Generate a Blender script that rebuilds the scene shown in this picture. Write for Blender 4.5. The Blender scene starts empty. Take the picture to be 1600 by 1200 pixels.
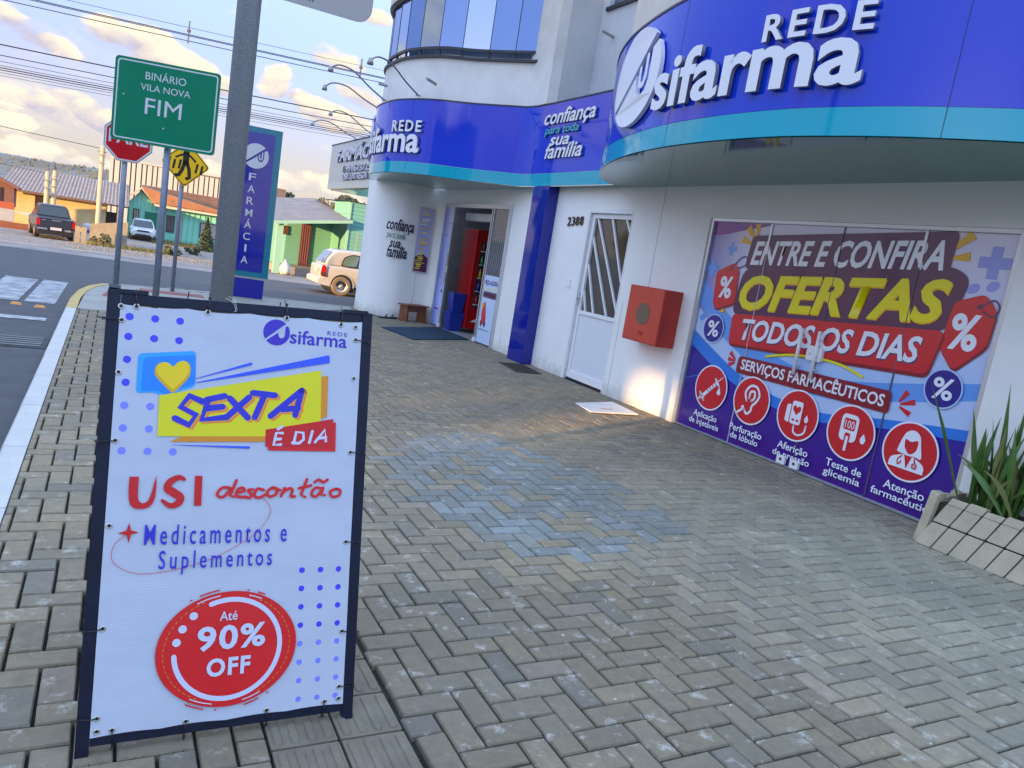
import bpy, bmesh, math, random
from mathutils import Vector, Matrix, noise
from mathutils.geometry import tessellate_polygon
random.seed(7)
R = math.radians
scene = bpy.context.scene
COL = scene.collection

# ------------------------------------------------------------------ camera
cam_d = bpy.data.cameras.new('camera'); cam = bpy.data.objects.new('camera', cam_d); COL.objects.link(cam)
pitch, roll, yaw = R(9.2), R(9.14), R(28.7)
fwd = Vector((math.sin(yaw)*math.cos(pitch), math.cos(yaw)*math.cos(pitch), -math.sin(pitch)))
r0 = Vector((math.cos(yaw), -math.sin(yaw), 0)); u0 = r0.cross(fwd)
rt = r0*math.cos(roll) + u0*math.sin(roll); up = -r0*math.sin(roll) + u0*math.cos(roll)
m = Matrix((rt, up, -fwd)).transposed().to_4x4(); m.translation = (0, 0, 1.5)
cam.matrix_world = m
cam_d.sensor_width = 36; cam_d.lens = 36*1185/1600; cam_d.clip_start = .05; cam_d.clip_end = 6000
scene.camera = cam

# ------------------------------------------------------------------ light
SUN_D = Vector((.90, .43, 0)).normalized(); ELEV = R(5.0)
SUN_T = (SUN_D*math.cos(ELEV) + Vector((0, 0, -math.sin(ELEV)))).normalized()
sl = bpy.data.lights.new('sun', 'SUN'); sun = bpy.data.objects.new('sun', sl); COL.objects.link(sun)
sl.energy = 2.3; sl.angle = R(.8); sl.color = (1, .58, .20)
sun.rotation_euler = (-SUN_T).to_track_quat('Z', 'Y').to_euler(); sun.location = (-20, -20, 20)
scene.view_settings.view_transform = 'Standard'; scene.view_settings.look = 'None'
scene.view_settings.gamma = 1; scene.view_settings.use_curve_mapping = False
scene.view_settings.exposure = 2.48

world = bpy.data.worlds.new('World'); scene.world = world; world.use_nodes = True
wt = world.node_tree; wt.nodes.clear()
def WN(t, **k):
    n = wt.nodes.new(t)
    for a, b in k.items(): setattr(n, a, b)
    return n
def WM(op, a, b=None, c=None, clamp=False):
    n = WN('ShaderNodeMath', operation=op, use_clamp=clamp)
    for i, v in enumerate((a, b, c)):
        if v is None: continue
        if isinstance(v, (int, float)): n.inputs[i].default_value = v
        else: wt.links.new(v, n.inputs[i])
    return n.outputs[0]
def WMix(f, a, b, blend='MIX'):
    n = WN('ShaderNodeMix', data_type='RGBA', blend_type=blend)
    for i, v in ((0, f), (6, a), (7, b)):
        if isinstance(v, (int, float)): n.inputs[i].default_value = v
        elif isinstance(v, tuple): n.inputs[i].default_value = v + (1,)
        else: wt.links.new(v, n.inputs[i])
    return n.outputs[2]
sky = WN('ShaderNodeTexSky', sky_type='NISHITA', sun_disc=False)
sky.sun_elevation = ELEV; sky.sun_rotation = math.atan2(-SUN_D.x, -SUN_D.y)
sky.air_density = 1.0; sky.dust_density = .6; sky.ozone_density = 1.6; sky.altitude = 300
tc = WN('ShaderNodeTexCoord'); sep = WN('ShaderNodeSeparateXYZ'); wt.links.new(tc.outputs['Generated'], sep.inputs[0])
dx, dy, dz = sep.outputs
el = WM('MAXIMUM', dz, 0.0)
# placed cumulus banks (azimuth from +Y towards +X, elevation), softly broken by noise
az = WM('ARCTAN2', dx, dy); ea = WM('ARCSINE', dz)
CL = [(-.105,.157,.035,.016,-.2,1.0),(-.075,.150,.03,.010,-.3,.7),(-.018,.172,.028,.014,0,1.0),(.028,.166,.040,.022,-.15,1.1),(.072,.152,.035,.020,-.2,1.0),(.10,.146,.022,.010,-.2,.8),(-.04,.085,.05,.018,-.15,1.0),(0.0,.078,.04,.014,-.2,.9),(-.10,.085,.03,.012,0,.8),(-.115,.062,.03,.012,0,.7),(.160,.160,.018,.018,0,.9),(.20,.146,.030,.012,-.2,.9),(.235,.135,.045,.016,-.1,1.0),(.258,.165,.03,.016,-.2,.7),(.225,.200,.03,.012,-.3,.35),(.265,.254,.02,.008,0,.5),(.18,.05,.07,.014,0,.5),(-.06,.03,.09,.012,0,.5),(.55,.22,.12,.04,0,.9),(-.5,.2,.15,.05,0,.9),(-1.2,.3,.3,.08,0,.9),(-1.7,.15,.3,.05,0,.9)]
nz = WN('ShaderNodeTexNoise'); nz.inputs['Scale'].default_value = 16; nz.inputs['Detail'].default_value = 9; nz.inputs['Roughness'].default_value = .58
nz.inputs['Distortion'].default_value = .25
mp = WN('ShaderNodeMapping'); mp.inputs['Scale'].default_value = (1, 1, 1.7); wt.links.new(tc.outputs['Generated'], mp.inputs[0]); wt.links.new(mp.outputs[0], nz.inputs[0])
nfac = nz.outputs[0]
dens = None; shade_n = None
for (a0, e0, sa, se, tilt, w) in CL:
    a = WM('SUBTRACT', az, a0); e = WM('SUBTRACT', ea, e0)
    e2 = WM('MULTIPLY_ADD', a, -tilt, e)
    q = WM('ADD', WM('POWER', WM('ABSOLUTE', WM('DIVIDE', a, sa)), 2.0), WM('POWER', WM('ABSOLUTE', WM('DIVIDE', e2, se)), 2.0))
    v = WM('MULTIPLY', WM('SUBTRACT', 1.0, q), w)
    dens = v if dens is None else WM('MAXIMUM', dens, v)
    s2 = WM('MULTIPLY', WM('DIVIDE', e2, se), WM('GREATER_THAN', v, -.6))
    shade_n = s2 if shade_n is None else WM('ADD', shade_n, s2)
dens = WM('MAXIMUM', dens, -1.0)
dsum = WM('MULTIPLY_ADD', WM('SUBTRACT', nfac, .5), 4.2, dens)
ss = WN('ShaderNodeMapRange', interpolation_type='SMOOTHSTEP'); wt.links.new(dsum, ss.inputs[0]); ss.inputs[1].default_value = -.30; ss.inputs[2].default_value = .40
cl1 = ss.outputs[0]
# a general broken layer over the whole dome
n2 = WN('ShaderNodeTexNoise'); n2.inputs['Scale'].default_value = 5.5; n2.inputs['Detail'].default_value = 8; n2.inputs['Roughness'].default_value = .55
mp2 = WN('ShaderNodeMapping'); mp2.inputs['Scale'].default_value = (1, 1, 2.6); mp2.inputs['Location'].default_value = (3.1, 1.7, .4)
wt.links.new(tc.outputs['Generated'], mp2.inputs[0]); wt.links.new(mp2.outputs[0], n2.inputs[0])
s2n = WN('ShaderNodeMapRange', interpolation_type='SMOOTHSTEP'); wt.links.new(n2.outputs[0], s2n.inputs[0]); s2n.inputs[1].default_value = .56; s2n.inputs[2].default_value = .74; s2n.inputs[4].default_value = .55
cl = WM('MAXIMUM', cl1, s2n.outputs[0])
skyn = WMix(1.0, sky.outputs[0], (.26, .285, .40), 'MULTIPLY')
deep = WMix(WM('MINIMUM', WM('POWER', WM('MULTIPLY', el, 1.7), 1.6), 1.0), (.40, .33, .80), (1.58, 2.14, 3.02))
skyc = WMix(1.0, skyn, deep, 'ADD')   # evening air lit evenly by the whole sky
# cloud colour: warm lit tops, greyer lilac undersides
lit = WN('ShaderNodeMapRange'); 
litv = WM('ADD', WM('MULTIPLY', shade_n, .35), WM('MULTIPLY', WM('SUBTRACT', nfac, .45), 2.6))
wt.links.new(litv, lit.inputs[0]); lit.inputs[1].default_value = -.35; lit.inputs[2].default_value = .45
ccol = WMix(lit.outputs[0], (1.0, .93, 1.08), (1.85, 1.6, 1.22))
hz = WN('ShaderNodeMapRange', interpolation_type='SMOOTHSTEP'); wt.links.new(el, hz.inputs[0]); hz.inputs[1].default_value = .0; hz.inputs[2].default_value = .20; hz.inputs[3].default_value = .92; hz.inputs[4].default_value = 0.0
skyh = WMix(hz.outputs[0], skyc, (1.25, 1.1, .90))
final = WMix(cl, skyh, ccol)
bg = WN('ShaderNodeBackground'); wt.links.new(final, bg.inputs[0]); bg.inputs[1].default_value = .12
wo = WN('ShaderNodeOutputWorld'); wt.links.new(bg.outputs[0], wo.inputs[0])

# ------------------------------------------------------------------ materials
def srgb(h):
    h = h.lstrip('#'); c = [int(h[i:i+2], 16)/255 for i in (0, 2, 4)]
    return tuple(x/12.92 if x <= .04045 else ((x+.055)/1.055)**2.4 for x in c)
MATS = {}
def mat(name, col, rough=.6, metal=0, var=0, scale=8, bump=0, bscale=60, coat=0, emit=None, spec=.5, col2=None, trans=0, alpha=1):
    if name in MATS: return MATS[name]
    if isinstance(col, str): col = srgb(col)
    if isinstance(col2, str): col2 = srgb(col2)
    M = bpy.data.materials.new(name); M.use_nodes = True; t = M.node_tree; b = t.nodes['Principled BSDF']
    b.inputs['Base Color'].default_value = (*col, 1); b.inputs['Roughness'].default_value = rough; b.inputs['Metallic'].default_value = metal
    b.inputs['Coat Weight'].default_value = coat; b.inputs['Coat Roughness'].default_value = .04
    b.inputs['Specular IOR Level'].default_value = spec; b.inputs['Transmission Weight'].default_value = trans; b.inputs['Alpha'].default_value = alpha
    co = t.nodes.new('ShaderNodeTexCoord')
    if var or col2:
        n = t.nodes.new('ShaderNodeTexNoise'); n.inputs['Scale'].default_value = scale; n.inputs['Detail'].default_value = 6; n.inputs['Roughness'].default_value = .62
        t.links.new(co.outputs['Object'], n.inputs[0])
        mr = t.nodes.new('ShaderNodeMapRange'); t.links.new(n.outputs[0], mr.inputs[0]); mr.inputs[1].default_value = .3; mr.inputs[2].default_value = .7
        mx = t.nodes.new('ShaderNodeMix'); mx.data_type = 'RGBA'; t.links.new(mr.outputs[0], mx.inputs[0])
        c2 = col2 or tuple(min(1, c*(1+var)) for c in col); c1 = col if col2 else tuple(c*(1-var) for c in col)
        mx.inputs[6].default_value = (*c1, 1); mx.inputs[7].default_value = (*c2, 1); t.links.new(mx.outputs[2], b.inputs['Base Color'])
    if bump:
        n = t.nodes.new('ShaderNodeTexNoise'); n.inputs['Scale'].default_value = bscale; n.inputs['Detail'].default_value = 5
        t.links.new(co.outputs['Object'], n.inputs[0])
        bp = t.nodes.new('ShaderNodeBump'); bp.inputs['Strength'].default_value = bump; bp.inputs['Distance'].default_value = .01
        t.links.new(n.outputs[0], bp.inputs['Height']); t.links.new(bp.outputs[0], b.inputs['Normal'])
    MATS[name] = M; return M

def dirt(M, z0, z1, col, amt, scale=6):
    """splash and grime with an uneven outline between heights z0 and z1"""
    t_ = M.node_tree; b_ = t_.nodes['Principled BSDF']; src = b_.inputs['Base Color'].links[0].from_socket if b_.inputs['Base Color'].links else None
    g_ = t_.nodes.new('ShaderNodeNewGeometry'); s_ = t_.nodes.new('ShaderNodeSeparateXYZ'); t_.links.new(g_.outputs['Position'], s_.inputs[0])
    n_ = t_.nodes.new('ShaderNodeTexNoise'); n_.inputs['Scale'].default_value = scale; n_.inputs['Detail'].default_value = 7; n_.inputs['Roughness'].default_value = .7; t_.links.new(g_.outputs['Position'], n_.inputs[0])
    a_ = t_.nodes.new('ShaderNodeMapRange'); t_.links.new(s_.outputs[2], a_.inputs[0]); a_.inputs[1].default_value = z0; a_.inputs[2].default_value = z1; a_.inputs[3].default_value = .42; a_.inputs[4].default_value = -.25
    m_ = t_.nodes.new('ShaderNodeMath'); m_.operation = 'ADD'; t_.links.new(n_.outputs[0], m_.inputs[0]); t_.links.new(a_.outputs[0], m_.inputs[1])
    r_ = t_.nodes.new('ShaderNodeMapRange'); t_.links.new(m_.outputs[0], r_.inputs[0]); r_.inputs[1].default_value = .55; r_.inputs[2].default_value = .95; r_.inputs[4].default_value = amt
    x_ = t_.nodes.new('ShaderNodeMix'); x_.data_type = 'RGBA'; t_.links.new(r_.outputs[0], x_.inputs[0])
    if src: t_.links.new(src, x_.inputs[6])
    else: x_.inputs[6].default_value = b_.inputs['Base Color'].default_value[:]
    x_.inputs[7].default_value = (*col, 1); t_.links.new(x_.outputs[2], b_.inputs['Base Color']); return M
def wavy(M, scale=1.1, dist=.02, strength=.25):
    """slightly oil-canned sheet, so that what it mirrors bends"""
    t_ = M.node_tree; b_ = t_.nodes['Principled BSDF']; g_ = t_.nodes.new('ShaderNodeNewGeometry'); n_ = t_.nodes.new('ShaderNodeTexNoise'); n_.inputs['Scale'].default_value = scale; n_.inputs['Detail'].default_value = 1
    t_.links.new(g_.outputs['Position'], n_.inputs[0]); p_ = t_.nodes.new('ShaderNodeBump'); p_.inputs['Strength'].default_value = strength; p_.inputs['Distance'].default_value = dist
    t_.links.new(n_.outputs[0], p_.inputs['Height']); t_.links.new(p_.outputs[0], b_.inputs['Normal']); t_.links.new(p_.outputs[0], b_.inputs['Coat Normal']); return M

# ------------------------------------------------------------------ mesh helpers
class MB:
    def __init__(s): s.v = []; s.f = []; s.mi = []
    def add(s, vs, fs, mi=0):
        o = len(s.v); s.v += [tuple(v) for v in vs]; s.f += [tuple(i+o for i in f) for f in fs]; s.mi += [mi]*len(fs); return s
    def box(s, x0, x1, y0, y1, z0, z1, M=None, mi=0):
        vs = [Vector((x, y, z)) for z in (z0, z1) for y in (y0, y1) for x in (x0, x1)]
        if M: vs = [M @ v for v in vs]
        return s.add(vs, [(0,2,3,1),(4,5,7,6),(0,1,5,4),(1,3,7,5),(3,2,6,7),(2,0,4,6)], mi)
    def tube(s, pts, r, n=8, cap=True, mi=0):
        P = [Vector(p) for p in pts]; rs = r if isinstance(r, (list, tuple)) else [r]*len(P); vs = []; fs = []
        ref = None
        for i, p in enumerate(P):
            t = (P[min(i+1, len(P)-1)] - P[max(i-1, 0)]).normalized()
            if ref is None: ref = t.orthogonal().normalized()
            ref = (ref - t*ref.dot(t)).normalized(); b = t.cross(ref)
            vs += [p + (ref*math.cos(2*math.pi*k/n) + b*math.sin(2*math.pi*k/n))*rs[i] for k in range(n)]
        for i in range(len(P)-1):
            for k in range(n): fs.append((i*n+k, i*n+(k+1) % n, (i+1)*n+(k+1) % n, (i+1)*n+k))
        if cap: fs += [tuple(range(n-1, -1, -1)), tuple((len(P)-1)*n+k for k in range(n))]
        return s.add(vs, fs, mi)
    def prism(s, poly, fr, d0, d1, mi=0):
        n = len(poly); vs = [fr(u, v, d0) for u, v in poly] + [fr(u, v, d1) for u, v in poly]
        tri = tessellate_polygon([[Vector((u, v, 0)) for u, v in poly]])
        fs = [tuple(a+n for a in t) for t in tri] + [tuple(reversed(t)) for t in tri] + [(i, (i+1) % n, n+(i+1) % n, n+i) for i in range(n)]
        return s.add(vs, fs, mi)
    def flat(s, poly, fr, d, mi=0):
        tri = tessellate_polygon([[Vector((u, v, 0)) for u, v in poly]])
        return s.add([fr(u, v, d) for u, v in poly], [tuple(t) for t in tri], mi)
    def lathe(s, prof, origin=(0, 0, 0), axis='Z', n=16, mi=0):
        vs = []; fs = []; o = Vector(origin)
        for r_, h in prof:
            for k in range(n):
                c, d = math.cos(2*math.pi*k/n)*r_, math.sin(2*math.pi*k/n)*r_
                vs.append(o + Vector((c, d, h) if axis == 'Z' else ((c, h, d) if axis == 'Y' else (h, c, d))))
        m_ = len(prof)
        for i in range(m_-1):
            for k in range(n): fs.append((i*n+k, i*n+(k+1) % n, (i+1)*n+(k+1) % n, (i+1)*n+k))
        return s.add(vs, fs, mi)
    def mesh(s, name):
        me = bpy.data.meshes.new(name); me.from_pydata(s.v, [], s.f); me.update()
        for p, i in zip(me.polygons, s.mi): p.material_index = i
        return me
    def build(s, name, mt, parent=None, bevel=0, smooth=False, fix=True):
        me = s.mesh(name)
        if fix:
            bm = bmesh.new(); bm.from_mesh(me); bmesh.ops.recalc_face_normals(bm, faces=bm.faces); bm.to_mesh(me); bm.free()
        for m_ in (mt if isinstance(mt, (list, tuple)) else [mt]): me.materials.append(m_)
        return link(me, name, parent, bevel, smooth)
def link(me, name, parent=None, bevel=0, smooth=False):
    o = bpy.data.objects.new(name, me); COL.objects.link(o)
    if parent is not None: o.parent = parent
    if smooth:
        for p in me.polygons: p.use_smooth = True
    if bevel:
        b = o.modifiers.new('bevel', 'BEVEL'); b.width = bevel; b.segments = 2; b.limit_method = 'ANGLE'
    return o
def thing(name, label, cat, loc=(0, 0, 0), rz=0, group=None):
    o = bpy.data.objects.new(name, None); COL.objects.link(o); o.empty_display_size = .2
    o.location = loc; o.rotation_euler = (0, 0, rz); return tag(o, label, cat, group)
def tag(o, label, cat, group=None):
    o['label'] = label; o['category'] = cat
    if group: o['group'] = group
    return o
def struct(o): o['kind'] = 'structure'; return o
def stuff(o): o['kind'] = 'stuff'; return o
def copy_tree(o, parent=None):
    c = o.copy(); COL.objects.link(c)
    if parent is not None: c.parent = parent
    for ch in list(o.children): copy_tree(ch, c)
    return c
def frame(O, U, V):
    O, U, V = Vector(O), Vector(U).normalized(), Vector(V).normalized(); N = U.cross(V).normalized()
    return lambda u, v, d=0: O + U*u + V*v + N*d
def curve_frame(poly, rev=False):
    P = [Vector((p[0], p[1])) for p in poly]; S = [0]
    for a, b in zip(P, P[1:]): S.append(S[-1] + (b-a).length)
    nrm = []
    for i in range(len(P)):
        t = (P[min(i+1, len(P)-1)] - P[max(i-1, 0)]).normalized(); nrm.append(Vector((t.y, -t.x)))
    def f(s, z, d=0):
        if rev: s = -s
        s = min(max(s, 0), S[-1]-1e-6); i = 0
        lo, hi = 0, len(S)-1
        while hi-lo > 1:
            md = (lo+hi)//2
            if S[md] <= s: lo = md
            else: hi = md
        t = (s-S[lo])/(S[lo+1]-S[lo]); p = P[lo].lerp(P[lo+1], t); n = nrm[lo].lerp(nrm[lo+1], t).normalized()
        return Vector((p.x + n.x*d, p.y + n.y*d, z))
    f.L = S[-1]; return f
def catmull(pts, n=8):
    P = [Vector(p) for p in pts]; out = []
    for i in range(len(P)-1):
        p0, p1, p2, p3 = P[max(i-1, 0)], P[i], P[i+1], P[min(i+2, len(P)-1)]
        for k in range(n):
            t = k/n; out.append(.5*((2*p1) + (-p0+p2)*t + (2*p0-5*p1+4*p2-p3)*t*t + (-p0+3*p1-3*p2+p3)*t**3))
    out.append(P[-1]); return out

def text_mesh(body, bold=0, shear=0, res=3, extrude=0, spacing=1.0):
    c = bpy.data.curves.new('t', 'FONT'); c.body = body; c.resolution_u = res; c.offset = bold; c.shear = shear; c.extrude = extrude; c.space_character = spacing
    o = bpy.data.objects.new('t', c); COL.objects.link(o); dg = bpy.context.evaluated_depsgraph_get()
    me = bpy.data.meshes.new_from_object(o.evaluated_get(dg)); bpy.data.objects.remove(o); bpy.data.curves.remove(c); return me
def text(name, body, fr, x0, y0, x1, y1, mt, d=.001, parent=None, bold=.0, shear=0, depth=0, rise=0, cut=0, res=3, spacing=1.0, wave=None):
    """fit the text into the box (x0,y0)-(x1,y1) of a frame; rise = baseline climb over the width"""
    me = text_mesh(body, bold, shear, res, .5 if depth else 0, spacing)
    xs = [v.co.x for v in me.vertices]; ys = [v.co.y for v in me.vertices]
    ax, bx, ay, by = min(xs), max(xs), min(ys), max(ys)
    bm = bmesh.new(); bm.from_mesh(me)
    if cut:
        x = ax
        while x < bx:
            x += cut*(bx-ax)/abs(x1-x0)
            g = bm.verts[:] + bm.edges[:] + bm.faces[:]
            bmesh.ops.bisect_plane(bm, geom=g, plane_co=(x, 0, 0), plane_no=(1, 0, 0))
    for v in bm.verts:
        u = (v.co.x-ax)/(bx-ax); w = (v.co.y-ay)/(by-ay)
        yy = y0 + (y1-y0)*w + rise*u
        v.co = fr(x0 + (x1-x0)*u, yy, d + (depth*(v.co.z+.5) if depth else 0))
    bm.to_mesh(me); bm.free(); me.materials.clear(); me.materials.append(mt); me.name = name
    return link(me, name, parent)
def blob(cx, cy, rx, ry=None, n=28, rot=0):
    ry = ry or rx
    return [(cx + math.cos(a)*rx*math.cos(rot) - math.sin(a)*ry*math.sin(rot), cy + math.cos(a)*rx*math.sin(rot) + math.sin(a)*ry*math.cos(rot)) for a in [2*math.pi*k/n for k in range(n)]]
def rrect(x0, y0, x1, y1, r, n=4):
    out = []
    for cx, cy, a0 in ((x1-r, y0+r, -90), (x1-r, y1-r, 0), (x0+r, y1-r, 90), (x0+r, y0+r, 180)):
        for k in range(n+1):
            a = R(a0 + 90*k/n); out.append((cx + math.cos(a)*r, cy + math.sin(a)*r))
    return out
def rpoly(pts, r, n=4):
    out = []; N = len(pts)
    for i in range(N):
        p = Vector(pts[i]); a = Vector(pts[i-1]); b = Vector(pts[(i+1) % N])
        da = (a-p); db = (b-p); q = min(r, da.length*.45, db.length*.45); A = p + da.normalized()*q; B = p + db.normalized()*q
        for k in range(n+1):
            t = k/n; w = A*(1-t)**2 + p*2*t*(1-t) + B*t*t; out.append((w.x, w.y))
    return out
def stroke(pts, w, closed=False, caps=True):
    """outline polygon of a thick polyline (w may vary)"""
    P = [Vector(p) for p in pts]; W = w if isinstance(w, (list, tuple)) else [w]*len(P); L = []; Rr = []
    for i, p in enumerate(P):
        a = P[max(i-1, 0)]; b = P[min(i+1, len(P)-1)]; t = (b-a).normalized(); n = Vector((-t.y, t.x))
        L.append(p + n*W[i]/2); Rr.append(p - n*W[i]/2)
    return L, Rr
def ribbon(mb, pts, w, fr, d, round_=True):
    L, Q = stroke(pts, w); n = len(L)
    vs = [fr(p.x, p.y, d) for p in L] + [fr(p.x, p.y, d) for p in Q]
    mb.add(vs, [(i, i+1, n+i+1, n+i) for i in range(n-1)])
    if round_:
        W = w if isinstance(w, (list, tuple)) else [w]*len(pts)
        for e, ww in ((pts[0], W[0]), (pts[-1], W[-1])): mb.flat(blob(e[0], e[1], ww/2, n=8), fr, d)
def arc(cx, cy, r, a0, a1, n=24): return [(cx + r*math.cos(R(a0+(a1-a0)*k/n)), cy + r*math.sin(R(a0+(a1-a0)*k/n))) for k in range(n+1)]

# ground profile: flat by the pharmacy, falling gently past the corner
KY = [(-1e4, -.12), (15.6, -.12), (24, -.48), (34, -.62), (48, -1.3), (66, -1.5), (1e4, -1.5)]
def gz(y):
    for (a, za), (b, zb) in zip(KY, KY[1:]):
        if y <= b: return za + (zb-za)*(y-a)/(b-a)
    return -1.5
# ------------------------------------------------------------------ ground, roads, pavement
M_asph = mat('asphalt', (.075, .074, .082), .82, var=.18, scale=3, bump=.5, bscale=180)
M_dirt = mat('gravel_ground', (.24, .21, .185), .95, var=.35, scale=2.2, bump=.8, bscale=30)
M_wpaint = mat('road_paint', (.62, .63, .65), .7, col2=(.16, .16, .17), scale=9, bump=.2, bscale=90)
M_joint = mat('paver_joint_sand', (.026, .025, .020), .95, var=.4, scale=14, bump=.6, bscale=120)
def sheet(name, x0, x1, ys, mt, dz=0, nx=1):
    mb = MB()
    for a, b in zip(ys, ys[1:]):
        for k in range(nx):
            xa, xb = x0+(x1-x0)*k/nx, x0+(x1-x0)*(k+1)/nx
            mb.add([(xa, a, gz(a)+dz), (xb, a, gz(a)+dz), (xb, b, gz(b)+dz), (xa, b, gz(b)+dz)], [(0, 1, 2, 3)])
    o = mb.build(name, mt, fix=False); return struct(o)
YS = [-80, -20, 0, 15.6, 18, 21, 24, 29, 34, 41, 48, 57, 66, 120, 400, 3500]
sheet('ground', -2500, 2500, YS, M_dirt, -.012)
sheet('street', -12, -.3, [-80, 0, 15.6], M_asph, 0)
sheet('cross_street', -70, 70, [15.6, 18, 21, 24, 27.85], M_asph, 0)
sheet('verge', -70, 70, [27.85, 30.5, 31.6], mat('sun_tinted_asphalt', (.30, .25, .225), .9, var=.3, scale=1.2, bump=.6, bscale=60), .004)  # pinkish low sun on this strip is put into its lighter colour
line = sheet('edge_line', -70, 70, [27.9, 28.05], mat('dusty_edge_line', (.42, .40, .37), .8, var=.3, scale=1.5), .004)
line = sheet('edge_line', -70, 70, [30.0, 30.3], MATS['dusty_edge_line'], .004)
# loose stones on the gravel lot
rnd = random.Random(3)
mb = MB()
for i in range(2600):
    y = rnd.uniform(31, 52); x = rnd.uniform(-2, 12) if rnd.random() < .8 else rnd.uniform(-14, 20); r = rnd.uniform(.015, .055)*(1.3 if rnd.random() < .1 else 1)
    z = gz(y); vs = [(x+rnd.uniform(.6, 1.3)*r*math.cos(a), y+rnd.uniform(.6, 1.3)*r*math.sin(a), z-.01) for a in (0, 1.57, 3.14, 4.71)]
    mb.add(vs+[(x+rnd.uniform(-.3, .3)*r, y, z+r*.6)], [(0, 1, 4), (1, 2, 4), (2, 3, 4), (3, 0, 4)])
o = mb.build('gravel', mat('gravel_stones', (.20, .18, .16), .9, var=.4, scale=3)); stuff(o)

# crossing, stop line, studs, drain
for xs in ((-1.31, -1.13), ):
    pass
bars = [(-1.03, -.66), (-1.58, -1.10), (-2.15, -1.67), (-2.8, -2.3), (-3.45, -2.95), (-4.1, -3.6), (-4.8, -4.3), (-5.5, -5.0)]
M_cross = mat('worn_crossing_paint', (.50, .51, .53), .75, col2=(.13, .13, .145), scale=5, bump=.2)
for i, (a, b) in enumerate(bars):
    mb = MB(); z = gz(12)+.006
    mb.add([(a, 12.35, z), (b, 12.35, z), (b+.02, 15.4, z), (a+.02, 15.5, z)], [(0, 1, 2, 3)])
    o = struct(mb.build('crossing_bar', M_cross, fix=False))
mb = MB(); mb.add([(-7, 10.86, -.114), (-.66, 10.7, -.114), (-.66, 10.94, -.114), (-7, 11.15, -.114)], [(0, 1, 2, 3)])
struct(mb.build('stop_line', M_wpaint, fix=False))
M_stud = mat('amber_stud', (.75, .30, .04), .4)
studs = [(-1.09, 12.02), (-.81, 11.92)]
for i, (x, y) in enumerate(studs):
    mb = MB(); fr = frame((x, y, -.12), (1, 0, 0), (0, 1, 0))
    mb.add([fr(-.065, -.05, 0), fr(.065, -.05, 0), fr(.065, .05, 0), fr(-.065, .05, 0), fr(-.045, -.03, .025), fr(.045, -.03, .025), fr(.045, .03, .025), fr(-.045, .03, .025)],
           [(0, 1, 5, 4), (1, 2, 6, 5), (2, 3, 7, 6), (3, 0, 4, 7), (4, 5, 6, 7)])
    o = mb.build('road_stud', M_stud)
    tag(o, ['amber road stud before the crossing, farther from the kerb', 'amber road stud before the crossing, next to the painted kerb'][i], 'road stud', 'amber studs in front of the zebra crossing')
dr = thing('street_drain', 'dark slotted drain in the asphalt beside the white kerb', 'drain', (-.78, 9.15, -.118))
mb = MB(); mb.box(-.5, .25, -.33, .36, -.0, .005); mb.build('drain_surround', mat('damp_concrete', (.05, .05, .05), .8, var=.3), dr)
for k in range(5):
    mb = MB(); mb.box(-.46, .2, -.27+k*.12, -.2+k*.12, .006, .014); mb.build('slat', mat('drain_bars', (.14, .14, .14), .7, var=.3), dr)

# pavement slab and kerb
edge = [(-.365, -8), (-.365, 11.25), (-.36, 12.4), (-.31, 13.4), (-.20, 14.2), (-.02, 14.72), (.30, 14.92), (.9, 15.05), (1.7, 15.35), (2.6, 15.55), (14, 15.58), (14, 20.5), (4.9, 20.5), (4.9, 22.2), (30, 22.2), (30, -8)]
edge = edge[:11] + [(30, 15.58), (30, -8)]
mb = MB(); n = len(edge); tri = tessellate_polygon([[Vector((a, b, 0)) for a, b in edge]])
mb.add([(a, b, -.024) for a, b in edge], [tuple(t) for t in tri])
sidewalk = struct(mb.build('sidewalk', M_joint))
M_kw = mat('white_kerb_paint', (.58, .57, .54), .7, var=.10, scale=5, bump=.5, bscale=40, col2=(.52, .51, .49))
M_ky = mat('yellow_kerb_paint', (.62, .43, .13), .75, col2=(.45, .34, .14), scale=6, bump=.5, bscale=40)
M_kg = mat('bare_kerb_concrete', (.40, .37, .33), .85, var=.2, scale=4, bump=.4, bscale=50)
def kerb(name, path, w, mt, zt=.004):
    mb = MB(); L, Q = stroke(path, w); rk = random.Random(5); prof = []
    for i, (p, q) in enumerate(zip(L, Q)):
        j = rk.uniform(-.006, .006); prof.append([(p.x+j, p.y, -.14), (p.x+j, p.y, zt-.02), (p.x+(q.x-p.x)*.12+j, p.y+(q.y-p.y)*.12, zt), (q.x, q.y, zt), (q.x, q.y, -.05)])
    vs = [v for s_ in prof for v in s_]; k = 5
    fs = [(i*k+j, i*k+j+1, (i+1)*k+j+1, (i+1)*k+j) for i in range(len(prof)-1) for j in range(k-1)]
    fs += [tuple(range(k)), tuple((len(prof)-1)*k+j for j in range(k))]
    mb.add(vs, fs); return mb.build(name, mt, sidewalk)
yy = -8.0
while yy < 11.2:      # poured kerb lengths, one metre each
    y2 = min(yy+1.0, 11.25); kerb('kerb_stone', [(-.425, yy+.004), (-.425, (yy+y2)/2), (-.425, y2-.004)], .13, M_kw); yy = y2
kerb('kerb_stone', [(-.425, 11.26), (-.422, 12.4), (-.37, 13.43), (-.255, 14.24), (-.06, 14.79)], .13, M_ky)
kerb('kerb_stone', [(-.06, 14.79), (.29, 14.98), (.9, 15.11), (1.7, 15.41), (2.6, 15.61), (4, 15.64), (14, 15.64)], .13, M_kg)
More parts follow.
